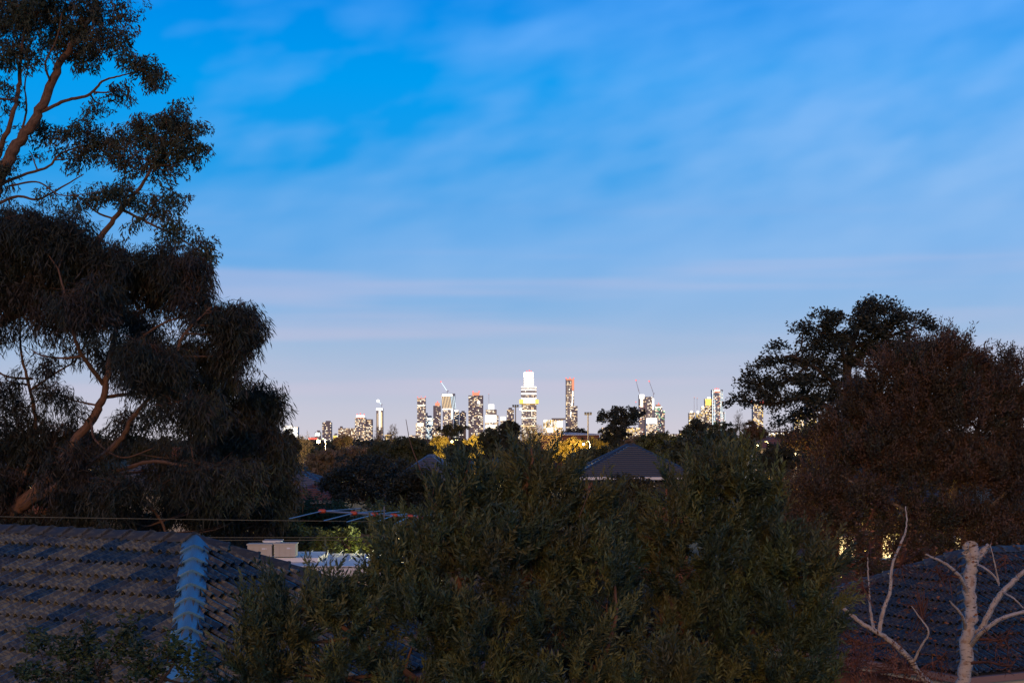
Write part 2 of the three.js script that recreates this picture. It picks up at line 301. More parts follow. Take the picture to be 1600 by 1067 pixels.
  box('soffit', L + 2 * w - 0.05, 0.02, 2 * w - 0.05, -L / 2, ye - 0.19, 0, M.cream, g);
  box('wall', L + 2 * w - 1.1, ye - 0.2, 2 * w - 1.1, -L / 2, (ye - 0.2) / 2 - 0.001, 0, o.wall, g);
  return g;
}
const capBlue = [mat(0.09, 0.22, 0.33, 0.3), mat(0.075, 0.19, 0.30, 0.34), mat(0.11, 0.25, 0.36, 0.28)];  // slate blue paint, deepened to stand in for the mirrored sky
const capMoss = [mat(0.10, 0.09, 0.08, 0.8, { map: lichen }), mat(0.12, 0.105, 0.085, 0.85, { map: lichen }), mat(0.09, 0.085, 0.08, 0.75, { map: lichen })];
{
  const ap = at(305, 838, 20);
  hipHouse({ name: 'tiled_house', label: 'nearest house at left with lichen covered tile roof and blue grey hip capping', group: null, at: [ap.x, 0, ap.z], turn: -36 * Math.PI / 180, w: 3.05, L: 9, ridge: ap.y - 0.06, pitch: 25 * Math.PI / 180, faces: ['zp', 'end'], visible: 4.6, tones: tileTones, ridgeMats: capMoss, hipMats: capBlue, mortar: mat(0.16, 0.14, 0.11, 0.95), wall: M.brick, front: 'zp', gutter: mat(0.24, 0.09, 0.06, 0.5) });
  const bp = at(1512, 858, 30);
  hipHouse({ name: 'tiled_house', label: 'house at right behind the birch with dark blue grey tile roof', group: null, at: [bp.x, 0, bp.z], turn: Math.atan2(-0.489, -0.872), w: 3.45, L: 9, ridge: bp.y - 0.06, pitch: 25 * Math.PI / 180, faces: ['zm', 'end'], visible: 1.8, tones: [[0.065, 0.075, 0.09], [0.085, 0.08, 0.08], [0.05, 0.065, 0.085], [0.09, 0.082, 0.075]], ridgeMats: [mat(0.10, 0.105, 0.115, 0.5, { map: lichen })], hipMats: [mat(0.10, 0.105, 0.115, 0.5, { map: lichen })], mortar: mat(0.08, 0.075, 0.07, 0.95), wall: M.brick, front: 'zm' });
}

// ---------------------------------------------------------------- the two big trees at left
makeTree({
  name: 'eucalyptus_tree', label: 'tall gum tree at upper left with bare brown limbs and open airy crown', d: 42, base: [-30, 1], leaf: 'gum', colors: C.gum, bark: M.bark, tufts: 20, per: 3, spread: 0.19, tilt: 0.9, loose: 0.55, twig: 0.011,
  limbs: [
    [[[-38, 600], [-36, 420], [-12, 300], [0, 272], [24, 228], [55, 185], [79, 130], [106, 79], [130, 47], [150, 0, 0.4], [158, -50, 0.5]], 0.244, 0.030],
    [[[-22, 340, 0.3], [-8, 270, 0.3], [0, 232, 0.2], [16, 189], [28, 138], [31, 98], [40, 40], [52, -20]], 0.093, 0.024],
    [[[59, 177], [102, 157], [138, 148, -0.3], [161, 126, -0.5], [189, 118, -0.6], [225, 108, -0.8]], 0.052, 0.012],
    [[[-14, 305], [0, 289], [39, 272, 0.4], [75, 260, 0.6], [94, 240, 0.8], [140, 225, 1]], 0.058, 0.018],
    [[[-8, 320], [24, 307], [59, 311, -0.5], [98, 291, -0.8], [130, 272, -1]], 0.046, 0.012],
    [[[-30, 520], [60, 470, -0.6], [120, 420, -0.8], [157, 370, -0.9], [189, 327, -0.9], [220, 291, -0.9], [244, 244, -0.8], [262, 205, -0.8]], 0.116, 0.018],
    [[[24, 228], [40, 175, 0.6], [38, 130, 0.9], [48, 85, 1.2]], 0.035, 0.012],
    [[[189, 327, -0.9], [235, 350, -1.1], [280, 372, -1.3], [310, 392, -1.4]], 0.041, 0.012],
    [[[79, 130], [70, 100, -0.5], [88, 60, -0.8], [96, 20, -1]], 0.035, 0.012],
    [[[16, 290], [60, 285, -1.0], [95, 305, -1.4], [150, 300, -1.6]], 0.029, 0.009],
  ],
  lobes: [
    [60, 17, 75, 46, 0, 1.35], [150, 25, 46, 52, 0, 1.3], [10, 25, 63, 52, 0.6, 1.2], [108, 57, 52, 35, 0.4, 1.1], [20, 80, 46, 31, -0.4, 0.9], [178, 57, 25, 27, -0.3, 1], [100, -25, 73, 31, 0, 1], [150, 80, 35, 16, 0, 0.7],
    [-30, 145, 42, 63, 0, 1], [228, 103, 25, 23, -0.7, 1.3], [243, 123, 15, 15, -0.8, 1.2], [212, 87, 18, 10, -0.7, 0.9], [186, 140, 25, 14, -0.5, 0.9], [158, 163, 27, 14, 0, 0.45], [130, 185, 31, 14, 0, 0.4],
    [70, 200, 31, 14, 0.6, 0.8], [115, 213, 44, 21, 0.8, 1.25], [165, 223, 42, 23, 0.6, 1.35], [210, 200, 37, 27, -0.3, 1.2], [258, 185, 37, 29, -0.8, 1.35], [290, 200, 27, 31, -0.8, 1.3], [300, 235, 21, 17, -0.8, 1.1], [255, 227, 44, 23, -0.8, 1.2], [215, 245, 37, 18, -0.5, 1], [270, 257, 25, 12, -0.8, 0.6], [120, 247, 27, 12, 0.6, 0.6], [48, 240, 23, 10, 0.5, 0.5],
    [160, 295, 35, 14, -1.2, 0.7], [205, 298, 46, 18, -1.0, 1.2], [250, 310, 27, 21, -1.0, 1.1], [128, 313, 27, 18, -1.2, 0.8], [235, 335, 31, 12, -1, 0.7], [278, 347, 21, 16, -1.3, 1.1], [265, 365, 31, 12, -1.3, 0.9], [312, 383, 23, 16, -1.4, 1.2], [298, 397, 31, 14, -1.4, 1], [322, 403, 12, 14, -1.4, 0.9], [-10, 270, 31, 25, 0, 1.2], [75, 295, 16, 8, -1, 0.5],
  ],
});
makeTree({
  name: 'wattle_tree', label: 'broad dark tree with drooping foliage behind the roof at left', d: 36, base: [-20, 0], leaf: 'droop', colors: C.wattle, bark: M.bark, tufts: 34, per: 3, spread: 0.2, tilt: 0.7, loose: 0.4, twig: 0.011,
  limbs: [
    [[[-14, 930], [-6, 850], [20, 800], [65, 759], [108, 703], [142, 656], [160, 621], [172, 552], [190, 470], [200, 420]], 0.204, 0.030],
    [[[30, 795], [70, 770, -0.6], [108, 746, -1], [185, 690, -1.4], [207, 652, -1.6], [250, 600, -1.8], [290, 520, -1.8], [330, 480, -1.6]], 0.102, 0.018],
    [[[15, 805], [45, 720, 0.8], [55, 665, 1], [45, 604, 1.2], [32, 552, 1.2], [30, 480, 1]], 0.072, 0.018],
    [[[46, 610, 1.2], [86, 583, 1.2], [120, 560, 1.3], [140, 520, 1.3]], 0.030, 0.012],
    [[[50, 592, 1.2], [10, 588, 0.8], [-20, 570, 0.5]], 0.036, 0.012],
    [[[108, 746, -1], [172, 738, -1.5], [237, 721, -2], [300, 730, -2.4], [370, 735, -2.6], [420, 760, -2.8]], 0.060, 0.012],
    [[[65, 764], [140, 770, -1.6], [207, 777, -2], [241, 800, -2.2], [259, 833, -2.2], [262, 870, -2.2]], 0.054, 0.018],
    [[[160, 621], [215, 615, 0.6], [280, 622, 0.8], [330, 630, 0.9], [390, 640, 0.9]], 0.048, 0.012],
    [[[172, 552], [215, 530, -0.8], [255, 505, -1], [300, 490, -1]], 0.036, 0.012],
    [[[160, 600], [120, 540, -0.9], [105, 480, -1.2], [90, 420, -1.2]], 0.054, 0.018],
    [[[142, 656], [150, 690, -1.2], [190, 715, -1.6], [240, 700, -1.8]], 0.030, 0.012],
  ],
  lobes: [
    [10, 349, 59, 41, 0, 1.4], [58, 346, 55, 33, -0.6, 1.5], [108, 366, 50, 35, -0.5, 1.4], [60, 399, 88, 44, 0.4, 1.5], [140, 409, 59, 39, 0, 1.4], [-10, 434, 55, 55, 0, 1.4], [60, 459, 66, 35, 0, 1.2], [195, 399, 50, 28, -0.5, 1.4], [245, 404, 52, 26, -0.4, 1.5], [290, 424, 37, 30, -0.8, 1.3], [225, 444, 66, 33, 0.4, 1.2], [150, 469, 55, 30, 0.5, 1.0], [310, 459, 30, 26, -1, 1.0],
    [335, 489, 26, 26, -1.5, 1.1], [370, 482, 30, 24, -1.4, 1.5], [386, 504, 15, 28, -1.4, 1.3], [358, 519, 33, 30, -1.4, 1.2], [372, 554, 19, 26, -1.3, 0.8], [325, 544, 44, 30, -0.8, 1.2], [280, 554, 44, 30, 0.2, 1.1], [215, 494, 39, 28, 0, 1.0], [190, 549, 44, 30, 0.6, 1.0], [240, 539, 44, 33, 0, 0.9], [130, 524, 26, 19, 1, 0.5], [95, 494, 33, 17, 1, 0.6], [250, 594, 55, 28, 0, 0.9], [315, 599, 50, 28, 0.4, 1.1], [365, 594, 26, 22, 0.4, 0.9], [15, 504, 33, 22, 0.8, 0.5], [10, 594, 26, 22, 0.8, 0.6], [80, 604, 28, 19, 1, 0.6], [30, 634, 33, 22, 1, 0.8], [110, 624, 22, 17, 0, 0.5],
    [408, 609, 26, 19, 0.8, 1.4], [428, 626, 13, 17, 0.8, 1.2], [400, 639, 37, 22, 0.8, 1.3], [360, 644, 48, 28, 0.4, 1.4], [415, 674, 37, 28, 0.6, 1.5], [310, 654, 39, 24, 0, 0.9], [370, 694, 61, 37, 0, 1.5], [430, 719, 30, 48, 0, 1.5], [300, 709, 55, 28, -0.6, 1.1], [375, 754, 70, 39, -0.6, 1.5], [430, 769, 28, 37, -0.4, 1.4], [320, 784, 61, 33, -1, 1.4], [400, 794, 44, 22, -1, 1.2], [270, 754, 44, 24, -0.8, 0.8], [205, 654, 37, 24, -1, 0.7], [90, 674, 55, 30, 1, 1], [20, 684, 48, 37, 1, 1.1], [150, 694, 33, 19, 0.5, 0.7], [50, 739, 66, 37, 1, 1.1], [130, 774, 66, 30, -0.6, 1], [200, 809, 50, 22, -1, 1], [60, 809, 66, 26, 0, 1.1], [-20, 774, 44, 55, 0, 1.2], [130, 824, 66, 24, 0.8, 1], [230, 734, 26, 15, 0, 0.5], [140, 464, 55, 37, -2.2, 1], [240, 554, 55, 37, -2.6, 1], [300, 634, 55, 33, -2.8, 1], [110, 714, 55, 28, -2.2, 0.9], [190, 764, 55, 26, -2.8, 1], [330, 739, 66, 33, -3, 1.2], [60, 554, 28, 22, -1, 0.5],
  ],
});

// ---------------------------------------------------------------- trees at right
makeTree({
  name: 'spreading_tree', label: 'black green tree with layered open branches against the sky at right', d: 55, base: [1345, 0], radial: 0.6, leaf: 'layer', colors: C.dark, bark: M.barkDark, tufts: 13, per: 4, spread: 0.2, tilt: 0.5, loose: 0.45, twig: 0.014,
  limbs: [
    [[[1342, 900], [1336, 760], [1330, 680], [1325, 600], [1330, 545], [1350, 500], [1372, 480]], 0.34, 0.04],
    [[[1330, 660], [1290, 634, -0.5], [1255, 622, -0.8], [1205, 632, -1.2], [1172, 628, -1.4], [1152, 626, -1.5]], 0.11, 0.02],
    [[[1328, 630], [1295, 590, -0.6], [1265, 570, -0.8], [1232, 556, -1], [1205, 572, -1]], 0.10, 0.02],
    [[[1325, 600], [1318, 550, -0.5], [1300, 520, -0.6], [1275, 508, -0.8]], 0.08, 0.02],
    [[[1330, 570], [1370, 540, 0.5], [1405, 520, 0.5], [1440, 510, 0.6]], 0.10, 0.02],
    [[[1332, 690], [1280, 668, 0.4], [1240, 650, 0.6], [1215, 668, 0.6]], 0.08, 0.02],
    [[[1265, 570, -0.8], [1225, 598, -1], [1190, 602, -1.2]], 0.05, 0.02],
    [[[1190, 602, -1.2], [1177, 596, -1.2], [1172, 588, -1.2]], 0.02, 0.01],
  ],
  lobes: [
    [1385, 482, 34, 12, 0, 1.3], [1355, 486, 22, 12, 0, 1.1], [1415, 498, 24, 12, 0.4, 1.2], [1440, 512, 18, 11, 0.6, 1.2], [1350, 510, 34, 14, -0.4, 1.3], [1395, 520, 36, 18, 0.3, 1.4], [1292, 496, 15, 8, -0.6, 1.2], [1310, 508, 26, 11, -0.6, 1.3], [1256, 519, 14, 8, -0.7, 1.3], [1280, 520, 26, 9, -0.7, 1.1], [1300, 536, 38, 11, -0.4, 1.3], [1350, 540, 44, 18, 0, 1.4], [1400, 550, 40, 24, 0.5, 1.4], [1270, 552, 30, 10, -0.8, 1.2], [1212, 552, 10, 8, -1, 1], [1196, 570, 18, 8, -1, 1.2], [1222, 575, 22, 9, -1, 1.1], [1262, 575, 34, 12, -0.7, 1.2], [1320, 570, 40, 18, 0, 1.4], [1290, 598, 40, 14, -0.4, 1.3], [1240, 594, 30, 9, -0.9, 1.2], [1188, 606, 24, 8, -1.2, 1.2], [1172, 590, 7, 6, -1.2, 1.2], [1160, 606, 12, 6, -1.3, 1.1], [1215, 608, 26, 8, -1, 1.2], [1155, 627, 14, 6, -1.5, 1.3], [1185, 622, 20, 7, -1.3, 1.1], [1225, 628, 30, 10, -1, 1.2], [1268, 622, 36, 14, -0.5, 1.3], [1330, 620, 44, 26, 0, 1.4], [1275, 650, 34, 14, 0.2, 1.2], [1225, 662, 16, 9, 0.6, 1.1], [1300, 690, 50, 24, 0.4, 1.2], [1350, 680, 50, 40, 0, 1.3], [1290, 730, 50, 30, 0, 1.1],
  ],
});
makeTree({
  name: 'rust_leaved_tree', label: 'big rounded tree with rust brown feathery foliage at right', d: 38, base: [1480, 0], radial: 0.7, leaf: 'feather', colors: C.rust, bark: M.twigPale, tufts: 34, per: 5, spread: 0.2, tilt: 0.6, loose: 0.3, twig: 0.009, twigBark: M.twigRed,
  limbs: [
    [[[1482, 900], [1484, 800], [1480, 750], [1470, 690], [1450, 630], [1440, 580]], 0.16, 0.03],
    [[[1484, 790], [1500, 740, -0.4], [1520, 690, -0.4], [1545, 630], [1560, 590]], 0.11, 0.02],
    [[[1482, 770], [1430, 730, 0.5], [1380, 690, 0.6], [1345, 650, 0.6]], 0.09, 0.02],
    [[[1484, 830], [1420, 800, -0.8], [1360, 770, -1], [1310, 740, -1]], 0.08, 0.02],
    [[[1484, 820], [1550, 790, -0.6], [1600, 740, -0.8]], 0.08, 0.02],
  ],
  lobes: [
    [1440, 571, 56, 24, 0, 1.3], [1485, 561, 40, 22, 0, 1.2], [1488, 543, 16, 10, 0, 1.2], [1506, 549, 10, 9, 0, 1], [1400, 591, 46, 28, -0.4, 1.3], [1460, 606, 60, 34, -0.5, 1.4], [1520, 591, 36, 26, 0.3, 1.3], [1560, 574, 18, 14, 0.4, 1.2], [1578, 590, 22, 16, 0.3, 1.1], [1560, 616, 50, 30, 0, 1.4], [1370, 641, 50, 34, 0, 1.4], [1430, 656, 70, 44, -0.6, 1.5], [1510, 656, 60, 44, -0.6, 1.4], [1590, 656, 44, 46, 0, 1.4], [1335, 676, 44, 34, 0.4, 1.3], [1370, 706, 60, 40, -0.5, 1.4], [1310, 726, 40, 34, 0, 1.2], [1440, 736, 70, 44, -0.6, 1.2], [1520, 746, 60, 44, -0.6, 1.2], [1590, 746, 44, 54, -0.4, 1.3], [1280, 776, 44, 34, -0.8, 1.1], [1340, 786, 60, 34, -0.8, 1.1], [1420, 806, 60, 34, -0.8, 1], [1500, 821, 60, 30, -0.8, 1.1], [1580, 826, 50, 30, -0.8, 1.2], [1300, 836, 50, 34, -1, 0.9], [1370, 856, 60, 26, -1, 0.7], [1260, 696, 24, 24, 0.8, 0.8], [1440, 874, 50, 24, -1, 0.7], [1260, 816, 30, 30, -1, 0.9], [1330, 886, 50, 26, -1.4, 0.8], [1390, 896, 44, 20, -1.4, 0.7], [1520, 856, 60, 20, -1.2, 0.8], [1590, 866, 40, 24, -1.2, 0.9],
  ],
});

// ---------------------------------------------------------------- foreground: olive trees, birch, hedge
const shoots = list => (tw, lv, b) => { for (const [pts, r, d] of list) tw.tube(spline(pts.map(p => at(p[0], p[1], d + (p[2] || 0))), 14), r, r * 0.35, 5, 0.1); };
makeTree({
  name: 'olive_tree', label: 'grey green olive tree in front of the skyline, filling the centre foreground', d: 14, base: [835, 0], radial: 0.8, clump: 0.72, leaf: 'olive', colors: C.olive, bark: M.bark, tufts: 22, unit: 0.3, per: 8, spread: 0.06, tilt: 0.75, loose: 0.3, twig: 0.004, thick: 1.6,
  limbs: [
    [[[838, 1300], [832, 1080], [828, 980], [820, 900], [815, 830], [825, 760], [830, 700]], 0.075, 0.008],
    [[[832, 1080], [770, 1000, -0.3], [720, 920, -0.4], [700, 850, -0.3], [720, 770, -0.2], [735, 720]], 0.045, 0.007],
    [[[832, 1060], [870, 980, 0.4], [900, 900, 0.5], [895, 820, 0.4], [885, 750, 0.3]], 0.045, 0.007],
    [[[836, 1160], [720, 1100, -0.6], [600, 1030, -0.8], [520, 970, -0.8], [440, 940, -0.7]], 0.045, 0.007],
    [[[836, 1130], [920, 1060, -0.5], [960, 980, -0.6], [960, 880, -0.4]], 0.035, 0.007],
  ],
  lobes: [
    [826, 756, 41, 33, 0, 1.3], [770, 778, 46, 38, 0.2, 1.3], [862, 788, 38, 35, 0, 1.2], [715, 793, 39, 31, 0, 1.2], [700, 838, 46, 41, 0, 1.2], [920, 808, 28, 38, 0.3, 0.9], [780, 848, 67, 49, -0.1, 1.2], [880, 838, 59, 50, 0.1, 1.2], [660, 878, 56, 44, -0.2, 1.2], [740, 898, 67, 50, -0.4, 1.1], [830, 908, 67, 50, -0.2, 1], [920, 898, 53, 50, 0, 1.1], [610, 938, 48, 39, -0.4, 1.1], [660, 988, 67, 50, -0.6, 1], [760, 998, 71, 52, -0.6, 0.9], [870, 998, 67, 52, -0.5, 0.9], [950, 968, 41, 57, -0.4, 0.9], [540, 973, 48, 33, -0.7, 1.1], [470, 968, 44, 33, -0.7, 1.1], [415, 988, 28, 41, -0.7, 1.2], [440, 1048, 51, 47, -0.8, 1.1], [540, 1058, 63, 47, -0.8, 1], [650, 1083, 67, 47, -0.8, 0.9], [770, 1088, 67, 43, -0.8, 0.8], [890, 1088, 67, 43, -0.6, 0.9], [390, 1078, 28, 38, -0.8, 1.1], [500, 933, 28, 20, -0.6, 0.8], [990, 1078, 48, 47, -0.5, 0.9],
  ],
  extra: shoots([[[[672, 778], [655, 730], [641, 692], [634, 655]], 0.007, 13.8], [[[676, 776], [678, 750], [672, 728]], 0.004, 13.8], [[[905, 808], [918, 775], [926, 750]], 0.004, 13.6], [[[690, 800], [672, 778], [668, 770]], 0.008, 13.8]]),
});
makeTree({
  name: 'olive_tree', label: 'second olive tree right of the centre with upright shoots below the white edged tower', d: 15, base: [1130, 0], radial: 0.8, clump: 0.72, leaf: 'olive', colors: C.olive, bark: M.bark, tufts: 22, unit: 0.3, per: 8, spread: 0.06, tilt: 0.75, loose: 0.3, twig: 0.004, thick: 1.6,
  limbs: [
    [[[1132, 1300], [1126, 1080], [1120, 960], [1112, 860], [1110, 780], [1108, 720]], 0.065, 0.008],
    [[[1126, 1080], [1180, 980, 0.3], [1200, 900, 0.4], [1190, 820, 0.3], [1175, 750, 0.2]], 0.04, 0.007],
    [[[1126, 1060], [1070, 980, -0.3], [1030, 900, -0.4], [1040, 820, -0.3], [1055, 760]], 0.04, 0.007],
    [[[1128, 1100], [1210, 1050, -0.4], [1250, 960, -0.5], [1265, 880, -0.5]], 0.035, 0.007],
  ],
  lobes: [
    [1110, 762, 34, 33, 0, 1.3], [1065, 789, 28, 33, 0, 1.2], [1160, 769, 34, 35, 0, 1.2], [1200, 799, 28, 38, 0.2, 1.1], [1110, 834, 51, 41, 0, 1.2], [1050, 842, 38, 39, -0.2, 1.1], [1180, 842, 48, 43, 0.2, 1.2], [1010, 882, 38, 38, -0.2, 1], [1075, 902, 53, 44, -0.3, 1], [1150, 912, 57, 47, -0.1, 1], [1225, 892, 38, 41, -0.2, 1.1], [1262, 892, 28, 31, -0.4, 1.2], [1280, 942, 24, 38, -0.4, 1.2], [1220, 972, 53, 47, -0.4, 1.2], [1130, 992, 61, 47, -0.3, 0.9], [1040, 982, 53, 50, -0.4, 0.9], [1270, 1022, 31, 47, -0.5, 1.2], [1200, 1052, 53, 47, -0.5, 1.2], [1110, 1072, 57, 43, -0.5, 0.9], [1275, 1082, 31, 38, -0.5, 1.2], [1055, 1082, 24, 31, -1.6, 1.8], [960, 832, 24, 33, 0, 0.5],
  ],
  extra: (tw, lv) => { for (const [px, py, h] of [[1048, 775, 60], [1075, 735, 50], [1100, 725, 50], [1128, 730, 46], [960, 800, 50], [930, 780, 50], [1150, 740, 40], [985, 810, 40]]) for (let i = 0; i < 12; i++) lv.add(at(px + gauss() * 5, py + i / 12 * h, 14.7 + gauss() * 0.06), 0.75, 0.18, R()); },
});
const birchMap = dataTexture(256, 1024, (x, y) => {
  const band = smooth(0.16, 0.30, fbm(x * 0.022, y * 0.085, 3, 3)), patch = smooth(0.05, 0.3, fbm(x * 0.02 + 9, y * 0.012, 7, 4)), g = 0.9 + 0.25 * fbm(x * 0.2, y * 0.2, 1, 2);
  const c = [0.55, 0.47, 0.40], k = [0.05, 0.035, 0.03], o = [0.36, 0.22, 0.14], w = clamp(band), q = patch * 0.8;
  return [0, 1, 2].map(i => ((c[i] * (1 - q) + o[i] * q) * (1 - w) + k[i] * w) * g);
});
birchMap.repeat.set(1, 0.7);
makeTree({
  name: 'birch_tree', label: 'bare birch with pale banded trunk cut off at the top, lower right', d: 18, base: [1500, 0], leaf: 'sparse', colors: [[0.22, 0.09, 0.03], [0.16, 0.06, 0.03]], bark: mat(1, 1, 1, 0.75, { map: birchMap }), twigBark: M.twigRed, tufts: 60, unit: 0.4, per: 1, leafShare: 0.22, spread: 0.2, twig: 0.008,
  limbs: [
    [[[1500, 1300], [1504, 1100], [1506, 1067], [1512, 1010], [1518, 950], [1516, 900], [1522, 872], [1520, 850]], 0.085, 0.062],
    [[[1520, 884], [1512, 866, -0.05], [1508, 850, -0.08]], 0.05, 0.035],
    [[[1522, 880], [1536, 862, 0.05], [1546, 852, 0.05]], 0.05, 0.03],
    [[[1516, 1000], [1532, 985], [1556, 940], [1575, 918], [1600, 895], [1640, 870]], 0.042, 0.024],
    [[[1516, 1010], [1535, 988, -0.3], [1562, 968, -0.4], [1600, 956, -0.4], [1640, 950, -0.4]], 0.032, 0.018],
    [[[1514, 930], [1503, 905, -0.2], [1480, 882, -0.3], [1447, 866, -0.4]], 0.03, 0.010],
    [[[1510, 985], [1504, 962, -0.3], [1485, 939, -0.5]], 0.025, 0.010],
    [[[1504, 1110], [1470, 1085, -0.3], [1439, 1055, -0.5], [1422, 1030, -0.6], [1390, 1000, -0.7], [1348, 974, -0.8], [1318, 950, -0.8], [1286, 930, -0.8]], 0.046, 0.016],
    [[[1374, 988, -0.7], [1382, 950, -0.7], [1391, 925, -0.7], [1395, 882, -0.7], [1408, 850, -0.7], [1417, 826, -0.7], [1416, 791, -0.7]], 0.026, 0.006],
    [[[1366, 984, -0.7], [1361, 955, -0.6], [1358, 909, -0.5], [1356, 869, -0.5]], 0.020, 0.005],
    [[[1428, 1035, -0.6], [1440, 1010, -0.7], [1452, 987, -0.8], [1438, 965, -0.8], [1425, 947, -0.8]], 0.016, 0.005],
    [[[1522, 880], [1540, 888, -0.2], [1556, 902, -0.2], [1562, 915, -0.2]], 0.016, 0.008],
    [[[1566, 925], [1585, 935, -0.2], [1600, 950, -0.2]], 0.014, 0.007],
    [[[1562, 912], [1555, 880, -0.1], [1548, 850, -0.1]], 0.012, 0.004],
  ],
  lobes: [[1350, 920, 50, 40, -0.6, 1], [1410, 880, 40, 50, -0.6, 1], [1440, 960, 50, 50, -0.6, 1], [1470, 900, 40, 40, -0.3, 0.8], [1330, 1000, 50, 40, -0.6, 1.2], [1400, 1040, 60, 30, -0.6, 1.4], [1340, 1050, 40, 30, -0.6, 1.4], [1570, 880, 40, 30, 0, 0.9], [1570, 1000, 50, 40, -0.4, 1], [1470, 1030, 40, 30, -0.5, 1], [1580, 1040, 40, 30, -0.4, 1], [1360, 860, 30, 30, -0.5, 0.8]],
});
makeTree({ name: 'russet_shrub', label: 'low reddish twiggy shrub at the bottom right beside the olive', category: 'shrub', d: 16, base: [1350, 0], leaf: 'feather', colors: [[0.13, 0.05, 0.035], [0.17, 0.075, 0.05]], bark: M.twigRed, tufts: 10, unit: 0.4, per: 3, spread: 0.1, scale: 0.5, twig: 0.004, limbs: [[[[1350, 1400], [1352, 1200], [1340, 1070]], 0.03, 0.008]], lobes: [[1325, 1040, 26, 34, 0, 1.6], [1365, 1062, 50, 26, 0, 1.6], [1420, 1075, 50, 20, 0, 1.4], [1345, 1030, 24, 20, 0, 1]] });
makeTree({
  name: 'leafy_shrub', label: 'dark green leafy shrub in front of the tile roof, bottom left', category: 'shrub', d: 12, base: [180, 0], leaf: 'garden', colors: C.hedge, bark: M.barkDark, tufts: 13, unit: 0.3, per: 3, spread: 0.07, scale: 0.62, tilt: 0.7, twig: 0.004,
  limbs: [[[[185, 1500], [180, 1250], [176, 1100], [150, 1050]], 0.05, 0.01], [[[180, 1200], [240, 1080], [270, 1040]], 0.03, 0.008], [[[180, 1220], [110, 1100], [70, 1050]], 0.03, 0.008]],
  lobes: [[65, 1030, 26, 22, 0, 1.3], [110, 1040, 36, 26, 0, 1.3], [128, 1008, 10, 18, 0, 0.9], [170, 1040, 40, 20, 0, 1.3], [215, 1030, 36, 22, 0, 1.3], [262, 1035, 34, 22, 0, 1.3], [60, 1065, 34, 24, 0, 1.3], [140, 1070, 60, 24, 0, 1.3], [240, 1068, 60, 24, 0, 1.3], [315, 1060, 20, 18, 0, 0.9], [190, 1005, 8, 8, 0, 0.6]],
});

